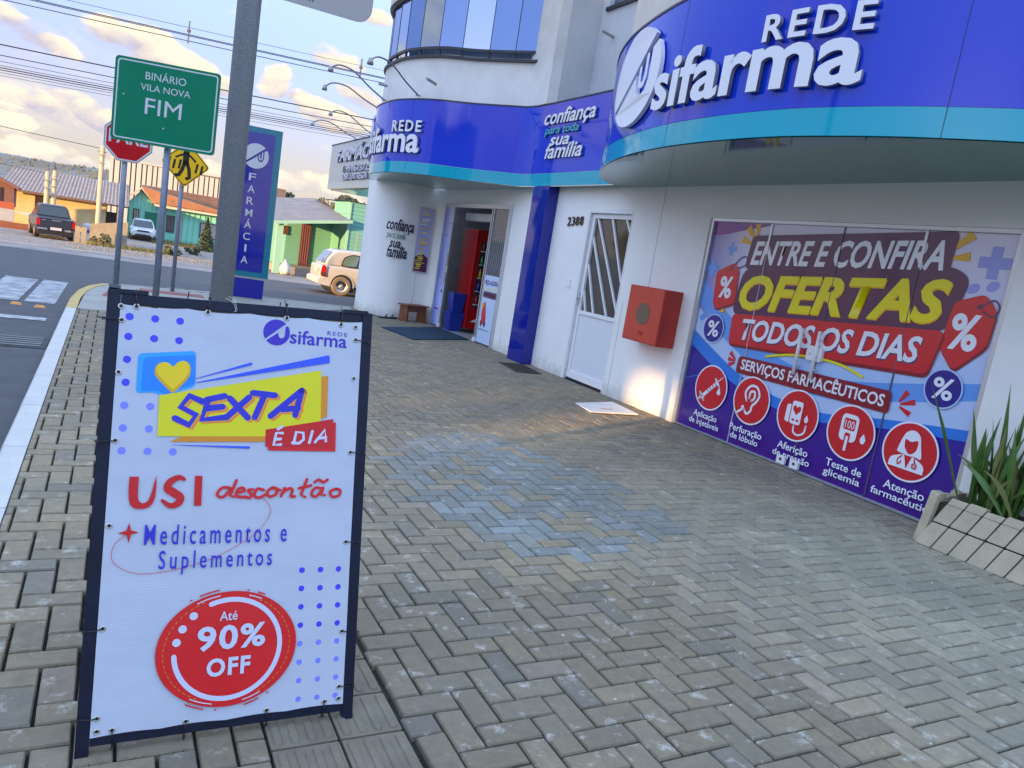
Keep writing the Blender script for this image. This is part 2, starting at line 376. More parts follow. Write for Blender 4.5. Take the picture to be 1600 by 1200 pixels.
# smooth concrete at the corner
mb = MB(); cpol = [(-.355, 11.3), (1.05, 11.3), (1.3, 12.2), (4.4, 15.2), (4.4, 15.55), (2.6, 15.54), (1.7, 15.34), (.9, 15.04), (.30, 14.91), (-.02, 14.71), (-.20, 14.19), (-.31, 13.4)]
M_conc = mat('corner_concrete', (.33, .32, .29), .9, var=.16, scale=2.5, bump=.35, bscale=70)
tri = tessellate_polygon([[Vector((a, b, 0)) for a, b in cpol]]); mb.add([(a, b, -.003) for a, b in cpol], [tuple(t) for t in tri])
mb.build('concrete_slab', M_conc, sidewalk)
M_tred = mat('red_tactile_tile', (.30, .12, .10), .8, var=.2, scale=8)
def dot_tile(x, y, s, rot=0):
    fr = frame((x, y, 0), (math.cos(rot), math.sin(rot), 0), (-math.sin(rot), math.cos(rot), 0)); mb = MB()
    mb.prism([(0, 0), (s, 0), (s, s), (0, s)], fr, -.004, .003)
    for i in range(4):
        for j in range(4): mb.add([fr(s*(i+.5)/4+a*.02, s*(j+.5)/4+b*.02, h) for h, q in ((.003, 1), (.008, .6)) for a, b in ((-q, -q), (q, -q), (q, q), (-q, q))], [(0, 1, 5, 4), (1, 2, 6, 5), (2, 3, 7, 6), (3, 0, 4, 7), (4, 5, 6, 7)])
    mb.build('tactile_tile', M_tred, sidewalk)
for i in range(5):
    for j in range(2): dot_tile(.45+i*.205, 14.25+j*.205, .2)
for j in range(3): dot_tile(-.08+j*.03, 13.0+j*.21, .2, .1)

# pavers: 10 x 20 cm herringbone
PM = bpy.data.materials.new('concrete_paver'); PM.use_nodes = True; t = PM.node_tree; b = t.nodes['Principled BSDF']; b.inputs['Roughness'].default_value = .88
def A(kind):
    n = t.nodes.new('ShaderNodeAttribute'); n.attribute_type = kind; n.attribute_name = 'tint'; return n
ao, ag = A('OBJECT'), A('GEOMETRY')
add = t.nodes.new('ShaderNodeVectorMath'); add.operation = 'ADD'; t.links.new(ao.outputs['Color'], add.inputs[0]); t.links.new(ag.outputs['Color'], add.inputs[1])
geo = t.nodes.new('ShaderNodeNewGeometry')
def noise_n(scale, detail=5, rough=.6):
    n = t.nodes.new('ShaderNodeTexNoise'); n.inputs['Scale'].default_value = scale; n.inputs['Detail'].default_value = detail; n.inputs['Roughness'].default_value = rough
    t.links.new(geo.outputs['Position'], n.inputs[0]); return n.outputs[0]
def rng(x, a, b_, c, d):
    n = t.nodes.new('ShaderNodeMapRange'); t.links.new(x, n.inputs[0]); n.inputs[1].default_value = a; n.inputs[2].default_value = b_; n.inputs[3].default_value = c; n.inputs[4].default_value = d; return n.outputs[0]
def mixc(f, a, b_, blend='MIX'):
    n = t.nodes.new('ShaderNodeMix'); n.data_type = 'RGBA'; n.blend_type = blend
    for i, v in ((0, f), (6, a), (7, b_)):
        if isinstance(v, (int, float)): n.inputs[i].default_value = v
        elif isinstance(v, tuple): n.inputs[i].default_value = (*v, 1)
        else: t.links.new(v, n.inputs[i])
    return n.outputs[2]
c = mixc(1.0, add.outputs[0], mixc(rng(noise_n(22, 6, .7), .3, .7, 0, 1), (.80, .80, .80), (1.17, 1.16, 1.13)), 'MULTIPLY')
c = mixc(rng(noise_n(1.1, 5), .38, .68, 0, .55), c, (.16, .148, .125))                       # grime in broad patches
c = mixc(rng(noise_n(9, 7, .72), .57, .68, 0, .72), c, (.54, .51, .45))                    # worn pale laitance blotches
c = mixc(rng(noise_n(150, 2), .66, .72, 0, .55), c, (.10, .10, .09))
vor = t.nodes.new('ShaderNodeTexVoronoi'); vor.inputs['Scale'].default_value = 6.5; t.links.new(geo.outputs['Position'], vor.inputs[0])
c = mixc(rng(vor.outputs['Distance'], .035, .05, .8, 0), c, (.62, .60, .55))            # bird lime and chewing gum
t.links.new(c, b.inputs['Base Color'])
bp = t.nodes.new('ShaderNodeBump'); bp.inputs['Strength'].default_value = .55; bp.inputs['Distance'].default_value = .004
t.links.new(noise_n(140, 4), bp.inputs['Height']); t.links.new(bp.outputs[0], b.inputs['Normal'])
def in_poly(x, y, P):
    c_ = False
    for i in range(len(P)):
        (x1, y1), (x2, y2) = P[i], P[i-1]
        if (y1 > y) != (y2 > y) and x < (x2-x1)*(y-y1)/(y2-y1)+x1: c_ = not c_
    return c_
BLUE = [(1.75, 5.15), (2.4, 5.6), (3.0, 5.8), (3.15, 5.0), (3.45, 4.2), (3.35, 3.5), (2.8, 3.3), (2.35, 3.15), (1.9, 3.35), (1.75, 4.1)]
U = .104
def paver_mesh(lx, ly, k):
    rp = random.Random(k*7+int(lx*100)); g = .0048; ch = .004; h = rp.uniform(-.0022, .0022); a, b_ = lx/2-g, ly/2-g
    tl = [rp.uniform(-.0012, .0012) for _ in range(4)]; j = lambda: rp.uniform(-.0014, .0014)
    o0 = [(-a+j(), -b_+j()), (a+j(), -b_+j()), (a+j(), b_+j()), (-a+j(), b_+j())]
    vs = [(x, y, -.026) for x, y in o0] + [(x, y, -.006+h) for x, y in o0] + [(x*(1-ch/a), y*(1-ch/b_), h+tl[i]) for i, (x, y) in enumerate(o0)]
    fs = []
    for s_ in (0, 4):
        for i in range(4): fs.append((s_+i, s_+(i+1) % 4, s_+4+(i+1) % 4, s_+4+i))
    fs.append((8, 9, 10, 11)); return vs, fs
VAR = {}
for (lx, ly) in ((2*U, U), (U, 2*U), (U, U)):
    for k in range(8): VAR[(lx, ly, k)] = paver_mesh(lx, ly, k)
rp = random.Random(11); pavers = []
X0, Y0 = 1.134, 1.85
for i in range(-20, 46):
    for j in range(-28, 140):
        k = (i-j) % 4
        if k == 0: lx, ly = 2*U, U
        elif k == 3: lx, ly = U, 2*U
        else: continue
        xa, ya = X0+i*U, Y0+j*U
        if ya < -1.2 or ya+ly > 15.5: continue
        for (ra, rb) in ((-.362, .494), (.911, 5.655)):
            if rb == .494 and ya > 11.3: continue
            a_, b_ = max(xa, ra), min(xa+lx, rb)
            if rb == 5.655 and ya > 11.3: pass
            if b_-a_ < .03: continue
            x, y = (a_+b_)/2, ya+ly/2; l2 = b_-a_ if b_-a_ < lx-.002 else lx
            if in_poly(x, y, cpol) or (y > 14.3 and x > 4.6): continue
            pavers.append((x, y, l2, ly))
def tint(x, y, r):
    q = r.random(); base = r.choice([(.285, .232, .150), (.297, .242, .155), (.272, .226, .150), (.292, .243, .160), (.305, .247, .160), (.28, .235, .156)])
    s_ = r.uniform(.88, 1.12)
    if q < .03: base = (.33, .26, .19)
    elif q < .12: base = (.235, .205, .155)
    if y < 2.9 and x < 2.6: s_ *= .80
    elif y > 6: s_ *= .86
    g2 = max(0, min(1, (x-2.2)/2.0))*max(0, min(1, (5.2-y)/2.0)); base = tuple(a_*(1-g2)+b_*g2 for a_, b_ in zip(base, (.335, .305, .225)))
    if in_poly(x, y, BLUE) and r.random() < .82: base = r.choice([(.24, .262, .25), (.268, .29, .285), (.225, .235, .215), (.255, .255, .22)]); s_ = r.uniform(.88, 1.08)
    else: r.random()
    return tuple(c_*s_ for c_ in base)
ci = m.inverted()
def px_size(x, y):
    p = ci @ Vector((x, y, 0))
    if p.z > -.3: return 0, False
    u, v = p.x/-p.z*1185/800, p.y/-p.z*1185/800
    return 1/(-p.z)**2, abs(u) < 1.04 and abs(v) < .80
sc = []
for q in pavers:
    s_, vis = px_size(q[0], q[1])
    hid = (0 < q[0]/max(q[1], .1) < .33 and q[1] > 2.25 and q[0] < .33*q[1])   # behind the A-board
    sc.append((s_ if vis and not hid else 0, q))
sc.sort(key=lambda a: -a[0])
near_p = [q for s_, q in sc[:296] if s_ > 0]; rest = [q for _, q in sc[296:]]
vm = {}
for key, (vs, fs) in VAR.items():
    me = bpy.data.meshes.new('paver'); me.from_pydata(vs, [], fs); me.materials.append(PM); vm[key] = me
for q in near_p:
    if (q[2], q[3], 0) not in vm:
        vs, fs = paver_mesh(q[2], q[3], 1); me = bpy.data.meshes.new('paver'); me.from_pydata(vs, [], fs); me.materials.append(PM)
        for k in range(8): vm[(q[2], q[3], k)] = me; VAR[(q[2], q[3], k)] = (vs, fs)
for (x, y, lx, ly) in near_p:
    o = bpy.data.objects.new('paver', vm[(lx, ly, rp.randrange(8))]); COL.objects.link(o); o.parent = sidewalk; o.location = (x, y, 0); o['tint'] = tint(x, y, rp)
mb = MB(); cols = []
for (x, y, lx, ly) in rest:
    k_ = rp.randrange(8); vs, fs = VAR[(lx, ly, k_)] if (lx, ly, k_) in VAR else paver_mesh(lx, ly, k_); mb.add([(a+x, b_+y, c_) for a, b_, c_ in vs], fs); cols += [(*tint(x, y, rp), 1)]*len(vs)
o = mb.build('paver_field', PM, sidewalk, fix=False); stuff(o)
at_ = o.data.color_attributes.new('tint', 'FLOAT_COLOR', 'POINT')
at_.data.foreach_set('color', [c_ for q in cols for c_ in q])
# half pavers along the guide strip + ribbed guide tiles
M_guide = mat('ribbed_guide_tile', (.19, .165, .12), .88, var=.22, scale=5, bump=.4, bscale=120)
def guide(x, y):
    fr = frame((x, y, 0), (1, 0, 0), (0, 1, 0)); mb = MB(); s_ = .2
    mb.prism(rrect(.003, .003, s_, s_+.008, .004, 1), fr, -.02, -.004)
    for k in range(4):
        cx = .027+k*.05; P = rrect(cx-.014, .012, cx+.014, s_-.002, .0135, 4); Q = rrect(cx-.010, .016, cx+.010, s_-.006, .0098, 4); n_ = len(P)
        mb.add([fr(a, b_, -.004) for a, b_ in P]+[fr(a, b_, .002) for a, b_ in Q], [(i, (i+1) % n_, n_+(i+1) % n_, n_+i) for i in range(n_)]+[tuple(n_+i for i in range(n_))])
    return mb.build('tactile_tile', M_guide, sidewalk)
g0_ = guide(.497, 1.999-3*.2135)
for j in range(-3, 44):
    for xx in (.497, .703):
        if j == -3 and xx == .497: continue
        o = bpy.data.objects.new('tactile_tile', g0_.data); COL.objects.link(o); o.parent = sidewalk; o.location = (xx-.497, (j+3)*.2135, 0)

# ------------------------------------------------------------------ pharmacy building
M_wall = dirt(mat('white_wall_paint', (.88, .87, .83), .55, var=.03, scale=2, bump=.10, bscale=60), 0, .35, (.42, .38, .31), .55)
M_cream = mat('cream_render', (.66, .62, .54), .8, var=.10, scale=1.6, bump=.25, bscale=90)
M_creamw = dirt(mat('pale_render', (.74, .73, .70), .75, var=.08, scale=1.8, bump=.25, bscale=90), 4.6, 3.9, (.45, .40, .30), .35, 3)
M_blue = wavy(mat('gloss_blue_panel', (.004, .04, .56), .07, coat=.25, spec=.35))
M_pillar = wavy(mat('gloss_blue_pillar', (.006, .012, .26), .06, coat=.4, spec=.4), 2)
M_cyan = wavy(mat('gloss_turquoise_panel', (.0, .38, .50), .07, coat=.2, spec=.35))
M_soff = wavy(mat('gloss_teal_soffit', (.015, .18, .17), .06, coat=.15, spec=.5), .8, .02, .2)
M_lw = mat('white_letter_face', (.80, .80, .84), .35)
M_ls = mat('letter_return', (.26, .26, .30), .4)
M_lc = mat('turquoise_letter', (.03, .42, .50), .35)
M_ln = mat('navy_letter', (.012, .012, .05), .35)
M_alu = mat('satin_aluminium', (.62, .63, .64), .35, metal=.7)
M_wfr = mat('white_aluminium', (.84, .84, .84), .35)
M_drk = mat('dark_trim', (.02, .025, .04), .45)
bld = thing('pharmacy_building', 'white corner pharmacy building with bulging glossy blue and turquoise fascia', 'building', (5.65, 8, 0))
bld.location = (0, 0, 0)
def seg(mb, y0, y1, z0, z1, x0=5.65, x1=5.85): mb.box(x0, x1, y0, y1, z0, z1)
for (a, b_, z0, z1) in ((-6, 3.22, 0, 2.62), (3.22, 6.5, 2.28, 2.62), (6.5, 7.93, 0, 2.62), (7.93, 8.95, 2.33, 2.62), (8.95, 11.2, 0, 2.62), (11.2, 14.0, 2.36, 2.62)):
    mb = MB(); seg(mb, a, b_, z0-.01 if z0 == 0 else z0, z1); mb.build('wall', M_wall, bld)
wp = catmull([(5.65, 14.0), (5.62, 14.3), (5.45, 14.38), (5.2, 14.41), (4.95, 14.46), (4.72, 14.66), (4.55, 14.95), (4.5, 15.25), (4.55, 15.7)], 4)
wp = [Vector((5.65, 14.0))] + wp[4:]
L, Q = stroke([(p.x, p.y) for p in wp], .16)
mb = MB(); L2 = [(p.x, p.y) for p in wp]; n = len(L2)
off = [(p.x+.12, p.y+.16) for p in wp]
mb.add([(x, y, z) for z in (-.01, 2.62) for x, y in L2], [(i, i+1, n+i+1, n+i) for i in range(n-1)])
for p, q in zip(L2, L2[1:]): pass
mb.add([(4.55, 15.7, -.01), (4.55, 15.7, 2.62), (9, 15.7, 2.62), (9, 15.7, -.01)], [(0, 1, 2, 3)])
mb.build('curved_wall', M_wall, bld, smooth=True)
seam = mat('wall_joint', (.42, .43, .44), .8)
for y, z0, z1 in ((7.80, 0.0, 1.2), (7.35, 1.44, 2.62), (10.95, .0, .4)):
    mb = MB(); mb.box(5.647, 5.651, y, y+.004, z0, z1); mb.build('wall_seam', seam, bld)
# storefront curves
near_pts = catmull([(5.45, 8.2), (5.2, 8.05), (4.93, 7.72), (4.55, 7.1), (4.25, 6.4), (4.02, 5.53), (3.95, 4.81), (3.98, 4.15), (4.09, 3.70), (4.23, 3.33), (4.39, 3.02), (4.56, 2.74), (4.9, 2.3), (5.3, 1.95), (5.7, 1.8)])
far_pts = catmull([(4.9, 15.9), (4.4, 14.9), (4.05, 14.1), (3.98, 13.3), (4.05, 12.7), (4.35, 12.05), (4.8, 11.6), (5.25, 11.0), (5.45, 10.6), (5.47, 9.5), (5.45, 8.2)])
FN, FF = curve_frame(near_pts), curve_frame(far_pts)
s_off = 0
for a, b_ in zip(far_pts[:8], far_pts[1:9]): s_off += (b_-a).length   # length of the added first span
FFs = lambda s_, z, d=0: FF(s_+s_off, z, d)
def curved_panel(name, F, s0, s1, z0, z1, d, mt, parent, th=.03, n=64, cap=True):
    mb = MB(); k = n+1
    for (da, za, db, zb) in ((d, z0, d, z1), (d, z1, d-th, z1), (d-th, z1, d-th, z0), (d-th, z0, d, z0)):
        vs = []
        for i in range(k):
            s_ = s0+(s1-s0)*i/n; vs += [F(s_, za, da), F(s_, zb, db)]
        mb.add(vs, [(i*2, i*2+1, i*2+3, i*2+2) for i in range(n)])
    for s_ in (s0, s1): mb.add([F(s_, z0, d), F(s_, z1, d), F(s_, z1, d-th), F(s_, z0, d-th)], [(0, 1, 2, 3)])
    return mb.build(name, mt, parent, smooth=True, fix=False)
def fascia(F, L, joints):
    fp = curved_panel('fascia', F, 0, L, 2.803, 3.79, 0, M_blue, bld)
    curved_panel('turquoise_band', F, 0, L, 2.62, 2.80, .0, M_cyan, fp)
    curved_panel('top_trim', F, 0, L, 3.79, 3.81, .008, M_drk, fp, th=.06)
    for s_ in joints:
        mb = MB(); a, b_, c_, e = F(s_, 2.62, .0015), F(s_+.004, 2.62, .0015), F(s_+.004, 3.79, .0015), F(s_, 3.79, .0015); mb.add([a, b_, c_, e], [(0, 1, 2, 3)]); mb.build('panel_joint', mat('joint', (.01, .015, .08), .5), fp, fix=False)
    return fp
LN = FN.L; LF = FF.L
fn = fascia(FN, LN, [1.2, 3.3, 5.6]); ff = fascia(FF, LF, [1.9+s_off, 2.6+s_off, 4.6+s_off, 6.95+s_off])
# soffit
pl = [(p.x+.02, p.y) for p in far_pts] + [(p.x+.02, p.y) for p in near_pts[1:]]
poly = pl + [(5.66, 1.8), (5.66, 14.0), (5.45, 14.4), (4.75, 14.7), (4.55, 15.2), (5.2, 15.9)]
mb = MB(); tri = tessellate_polygon([[Vector((a, b_, 0)) for a, b_ in poly]]); mb.add([(a, b_, 2.615) for a, b_ in poly]+[(a, b_, 2.66) for a, b_ in poly], [tuple(t_) for t_ in tri]+[tuple(i+len(poly) for i in t_) for t_ in tri])
mb.build('soffit', M_soff, bld)
# upper storey
def upper(F, s0, s1, z0, z1, d, mt, name='upper_wall', **k): return curved_panel(name, F, s0, s1, z0, z1, d, mt, bld, th=.12, **k)
upper(FN, .30, LN, 3.81, 7.2, -.10, M_cream)
upper(FF, 0, 4.75+s_off, 3.81, 4.46, -.08, M_creamw)
curved_panel('ledge', FF, 0, 4.72+s_off, 4.46, 4.50, -.04, M_drk, bld, th=.2)
upper(FF, 0, 4.72+s_off, 4.50, 4.53, -.14, M_creamw)
curved_panel('head_trim', FF, 0, 4.72+s_off, 5.46, 5.51, -.06, M_drk, bld, th=.15)
upper(FF, 0, 4.75+s_off, 5.51, 7.6, -.02, M_cream)
M_gl = mat('bluish_window_glass', (.16, .24, .42), .03, metal=.85, spec=1)
M_gl2 = mat('pale_window_glass', (.30, .40, .58), .04, metal=.8, spec=1)
M_dark = mat('dark_room', (.03, .05, .10), .6)
cur = curved_panel('curtain_wall_back', FF, 0, 4.72+s_off, 4.5, 5.5, -.45, mat('room_curtain', (.30, .36, .48), .8, var=.2, scale=3), bld)
ng = 13
for i in range(ng):
    a = (4.70+s_off)*i/ng; b_ = (4.70+s_off)*(i+1)/ng
    mb = MB(); P = [FF(a+.004, 4.62, -.10), FF(b_-.004, 4.62, -.10), FF(b_-.004, 5.46, -.10), FF(a+.004, 5.46, -.10)]; mb.add(P, [(0, 1, 2, 3)])
    pn = mb.build('window_pane', M_gl2 if i in (0, 2, 3, 6, 8, 10) else M_gl, bld, fix=False)
    mb = MB(); mb.tube([FF(b_, 4.50, -.12), FF(b_, 4.64, -.12)], .022, 6); mb.build('baluster', M_drk, bld)
    mb = MB(); mb.tube([FF(b_, 4.62, -.098), FF(b_, 5.46, -.098)], .006, 4); mb.build('mullion', M_drk, bld)
curved_panel('bottom_rail', FF, 0, 4.72+s_off, 4.60, 4.64, -.085, M_drk, bld, th=.05)
# pilaster, recess side and back wall
mb = MB(); mb.box(5.45, 5.62, 10.28, 10.98, 3.81, 7.6); mb.build('pilaster', M_creamw, bld)
mb = MB(); mb.box(5.62, 6.14, 10.283, 10.9, 3.81, 7.6); mb.build('recess_side', mat('grey_render', (.50, .51, .51), .85, var=.12, scale=1.3, bump=.25, bscale=80), bld)
mb = MB(); mb.box(6.14, 6.3, 7.9, 10.283, 3.81, 5.29); mb.box(6.14, 6.3, 10.12, 10.283, 5.29, 7.6); mb.build('recess_wall', mat('bluegrey_render', (.56, .58, .60), .85, var=.1, scale=1.5, bump=.25, bscale=80), bld)
w = MB(); w.box(6.10, 6.32, 8.0, 10.14, 5.25, 5.30); w.build('window_sill', M_drk, bld)
mb = MB(); mb.box(6.22, 6.24, 8.0, 10.12, 5.30, 7.2); mb.build('window', M_gl, bld)
for (p, q) in (((4.34, 11.98, 4.02), (4.10, 11.75, 4.02)), ((6.14, 9.86, 4.85), (5.9, 9.8, 4.86)), ((4.02, 13.5, 4.1), (3.86, 13.5, 4.1))):
    mb = MB(); mb.tube([p, q], .022, 8); mb.build('drain_spout', mat('grey_pvc', (.35, .33, .30), .6), bld)
# interior floor/back of shop
mb = MB(); mb.box(5.66, 9.5, 11.0, 15.6, -.02, .0); mb.build('shop_floor', mat('shop_floor_tile', (.45, .45, .46), .3), bld)
mb = MB(); mb.box(9.4, 9.5, 8, 15.6, 0, 2.6); mb.box(5.86, 9.4, 14.9, 15.0, 0, 2.6); mb.box(5.86, 9.4, 10.9, 11.0, 0, 2.6); mb.build('inner_wall', mat('shop_wall', (.55, .56, .55), .7, var=.1), bld)
mb = MB(); mb.box(5.86, 9.4, 11.0, 14.9, 2.58, 2.61); mb.build('shop_ceiling', mat('shop_ceiling_paint', (.6, .6, .6), .8), bld)
# pillar
mb = MB(); mb.box(5.47, 5.65, 9.83, 10.30, 0, 2.615); mb.build('pillar', M_pillar, bld, bevel=.006)

# fascia lettering
def fl(F, body, s0, z0, s1, z1, parent, face=None, bold=.02, shear=0, th=.035, **k):
    me = text('lettering', body, F, s0, z0, s1, z1, face or M_lw, d=.012, parent=parent, bold=bold, shear=shear, depth=th, cut=.08, **k)
    me.data.materials.append(M_ls)
    mid = (s0+s1)/2
    for p in me.data.polygons:
        sx = min(s0, s1)+.5; u_ = F(mid, z0, 1)-F(mid, z0, 0)
        if p.normal.dot(u_) < .35 or abs(p.normal.z) > .4: p.material_index = 1
    return me
fl(FN, 'REDE', 4.30, 3.262, 5.09, 3.442, fn, bold=.022, spacing=1.25)
fl(FN, 'sifarma', 3.02, 2.925, 5.08, 3.36, fn, bold=.024, spacing=1.0)
def logo(F, cx, cz, rx, rz, parent, d0, d1, mt, mt2=None, name='logo_mark', shear=0):
    """disc split by a rising diagonal gap, a U cut into its lower right half"""
    def part(poly):
        mb = MB(); mb.prism([(cx+(u+shear*v)*rx, cz+v*rz) for u, v in poly], F, d0, d1); return mb.build(name, mt, parent)
    a = arc(0, 0, 1, 47, 214, 26); part([(p[0], p[1]) for p in a])
    # lower right: outline with u shape
    b_ = arc(0, 0, 1, -138, 30, 26)
    outer = [(p[0], p[1]) for p in b_]
    u_in = [(.60, .52), (.60, -.18), (.52, -.34), (.38, -.40), (.24, -.34), (.16, -.18), (.16, .02), (-.02, -.16), (-.02, -.22), (.03, -.42), (.14, -.56), (.3, -.63), (.46, -.63)]
    poly = [outer[0]] + outer[1:] + [(.80, .60)] 
    part([(-.74, -.67)] + outer[2:] + [(.82, .57), (.64, .45), (.64, -.15), (.55, -.36), (.38, -.43), (.22, -.36), (.13, -.15), (.13, .02), (-.04, -.13)])
    if mt2: pass
    u_ = MB(); 
    ribbon(u_, [(cx+(a_[0]+shear*a_[1])*rx, cz+a_[1]*rz) for a_ in ((.27, .12), (.27, -.10), (.31, -.2), (.38, -.24), (.45, -.2), (.5, -.10), (.5, .33))], .10*rx, F, d1)
    return u_.build(name, mt, parent, fix=False)
logo(FN, 2.50, 3.30, .56, .43, fn, .012, .05, M_lw)
# far bay lettering
fl(FFs, 'REDE', 2.17, 3.275, 2.88, 3.455, ff, bold=.022, spacing=1.25)
fl(FFs, 'sifarma', 1.0, 2.94, 2.88, 3.37, ff, bold=.024, spacing=1.0)
logo(FFs, .45, 3.30, .54, .43, ff, .012, .05, M_lw)
def slogan(F, x0, x1, zt, k, parent, c1, c2, **kw):
    w_ = x1-x0
    fl(F, 'confiança', x0, zt-.26*k, x1, zt, parent, face=c1, bold=.018, shear=.22, th=.02, **kw)
    fl(F, 'para toda', x0+.04*w_, zt-.385*k, x0+.72*w_, zt-.235*k, parent, face=c2, bold=.01, shear=.22, th=.02, **kw)
    fl(F, 'sua', x0+.18*w_, zt-.52*k, x0+.58*w_, zt-.40*k, parent, face=c1, bold=.018, shear=.22, th=.02, **kw)
    fl(F, 'família', x0+.12*w_, zt-.70*k, x0+.86*w_, zt-.485*k, parent, face=c1, bold=.018, shear=.22, th=.02, **kw)
slogan(FFs, 5.22, 6.60, 3.70, 1.0, ff, M_lw, M_lc, rise=0)
wf = frame((4.62, 14.50, 0), (1, -.13, 0), (0, 0, 1))
slogan(wf, .02, .56, 1.93, 1.08, bld, M_ln, mat('green_letter', (.25, .45, .33), .4))
# street number
for i, ch in enumerate('2388'):
    text('house_number', ch, frame((5.65, 9.44-i*.108, 2.09), (0, -1, 0), (0, 0, 1)), 0, 0+i*.006, .085, .125+i*.006, mat('bronze_number', (.05, .035, .02), .4), d=.004, parent=bld, bold=.02, depth=.012)
mb = MB(); mb.box(5.635, 5.65, 9.10, 9.18, 1.24, 1.36); mb.build('bell_plate', M_wfr, bld, bevel=.004)

# side fascia over the corner, facing the cross street approach
sp = frame((5.2, 22.0, 0), (0, -1, 0), (0, 0, 1))
side = thing('sign_canopy', 'pale grey canopy sign with raised FARMÁCIAS lettering past the corner bay', 'sign', (0, 0, 0))
mb = MB(); mb.box(5.2, 5.3, 16.3, 22.0, 2.80, 3.80); mb.build('sign_panel', mat('pale_grey_panel', (.42, .46, .47), .25, coat=.4), side)
mb = MB(); mb.box(5.197, 5.3, 16.3, 22.0, 2.62, 2.798); mb.build('sign_band', mat('pale_green_panel', (.40, .52, .50), .12, coat=.7), side)
mb = MB(); mb.box(5.3, 8.6, 15.95, 22.0, 2.60, 2.66); mb.build('sign_soffit', mat('green_soffit', (.16, .42, .36), .1, coat=.8), side)
mb = MB(); mb.box(5.19, 5.32, 16.3, 22.02, 3.80, 3.83); mb.build('top_trim', M_drk, side)
M_mauve = mat('mauve_letter', (.62, .60, .66), .35)
def sl_(body, a, z0, b_, z1, mt, **k):
    o = text('lettering', body, sp, a, z0, b_, z1, mt, d=.01, parent=side, depth=.05, **k)
    o2 = text('lettering', body, sp, a+.05, z0-.012, b_+.05, z1-.012, M_ln, d=.004, parent=side, **k); return o
sl_('FARMÁCIAS', .9, 3.31, 4.95, 3.72, M_mauve, bold=.03, shear=.12)
sl_('991613725', 1.95, 3.02, 4.2, 3.20, M_mauve, bold=.01)
sl_('DISK ENTREGA', 1.7, 2.83, 3.9, 2.98, M_mauve, bold=.01)
mb = MB(); mb.prism(blob(1.68, 3.11, .16, .09), sp, .0, .02); mb.build('phone_badge', mat('dark_green_badge', (.01, .10, .06), .4), side)

# ------------------------------------------------------------------ shop display doors with print
dd = thing('display_doors', 'four glazed shop doors covered by a purple and blue offers print', 'shop doors', (0, 0, 0))
MF = frame((5.70, 6.5, 0), (0, -1, 0), (0, 0, 1))
for a, b_, z0, z1 in ((.0, .045, 0, 2.28), (3.235, 3.28, 0, 2.28), (.045, 3.235, 2.245, 2.28)):
    mb = MB(); mb.prism([(a, z0), (b_, z0), (b_, z1), (a, z1)], MF, -.05, .035); mb.build('door_frame', M_alu, dd, bevel=.003)
mb = MB(); mb.prism([(.045, 0), (3.235, 0), (3.235, .012), (.045, .012)], MF, -.03, .02); mb.build('threshold', mat('threshold_metal', (.5, .5, .5), .4, metal=.6), dd)
def gradmat(name, stops_v, u_tint):
    M = bpy.data.materials.new(name); M.use_nodes = True; t_ = M.node_tree; b__ = t_.nodes['Principled BSDF']; b__.inputs['Roughness'].default_value = .22; b__.inputs['Coat Weight'].default_value = .25; b__.inputs['Coat Roughness'].default_value = .08
    g_ = t_.nodes.new('ShaderNodeNewGeometry'); s_ = t_.nodes.new('ShaderNodeSeparateXYZ'); t_.links.new(g_.outputs['Position'], s_.inputs[0])
    mr = t_.nodes.new('ShaderNodeMapRange'); t_.links.new(s_.outputs[2], mr.inputs[0]); mr.inputs[1].default_value = 0; mr.inputs[2].default_value = 2.25
    cr_ = t_.nodes.new('ShaderNodeValToRGB'); t_.links.new(mr.outputs[0], cr_.inputs[0])
    el_ = cr_.color_ramp.elements
    while len(el_) < len(stops_v): el_.new(.5)
    for e_, (p_, c_) in zip(el_, stops_v): e_.position = p_; e_.color = (*srgb(c_), 1)
    my = t_.nodes.new('ShaderNodeMapRange'); t_.links.new(s_.outputs[1], my.inputs[0]); my.inputs[1].default_value = u_tint[0]; my.inputs[2].default_value = u_tint[1]
    mx = t_.nodes.new('ShaderNodeMix'); mx.data_type = 'RGBA'; t_.links.new(my.outputs[0], mx.inputs[0]); t_.links.new(cr_.outputs[0], mx.inputs[6]); mx.inputs[7].default_value = (*srgb(u_tint[2]), 1)
    t_.links.new(mx.outputs[0+2], b__.inputs['Base Color']); return M
G_base = gradmat('print_sky_blue', [(0, '#9cc0f6'), (.45, '#b4d0fa'), (.7, '#cfd8f8'), (1.0, '#e8def0')], (5.9, 6.6, '#5a4fb0'))
G_purp = gradmat('print_purple', [(0, '#4a1a86'), (.2, '#3b1a92'), (.33, '#2a1a9e')], (6.0, 6.7, '#3a1f86'))
def pm(name, c, **k): return mat('print_'+name, c, .22, coat=.25, **k)
P_blue = pm('blue', '#2f7fe0'); P_mid = pm('midblue', '#6aa2ee'); P_pale = pm('paleblue', '#bdd2f6'); P_white = pm('white', '#f2f3fb'); P_yel = pm('yellow', '#f4e400'); P_red = pm('red', '#d8222c')
P_dred = pm('dark_red', '#8e1726'); P_plum = pm('plum', '#5e2a52'); P_vio = pm('violet', '#30208a'); P_lil = pm('lilac', '#9aa2e8'); P_mag = pm('magenta', '#8a3f98'); P_or = pm('orange_yellow', '#f0b400'); P_shade = pm('shadow_purple', '#4a3b6a')
SEAMS = [.86, 1.72, 2.51]
mb = MB()
ends = [.045] + SEAMS + [3.235]
for a, b_ in zip(ends, ends[1:]):
    mb = MB(); mb.prism([(a+.003, .014), (b_-.003, .014), (b_-.003, 2.243), (a+.003, 2.243)], MF, -.01, 0); mb.build('door_leaf', G_base, dd)
LAY = [.0]
def lay(): LAY[0] += .00035; return LAY[0]
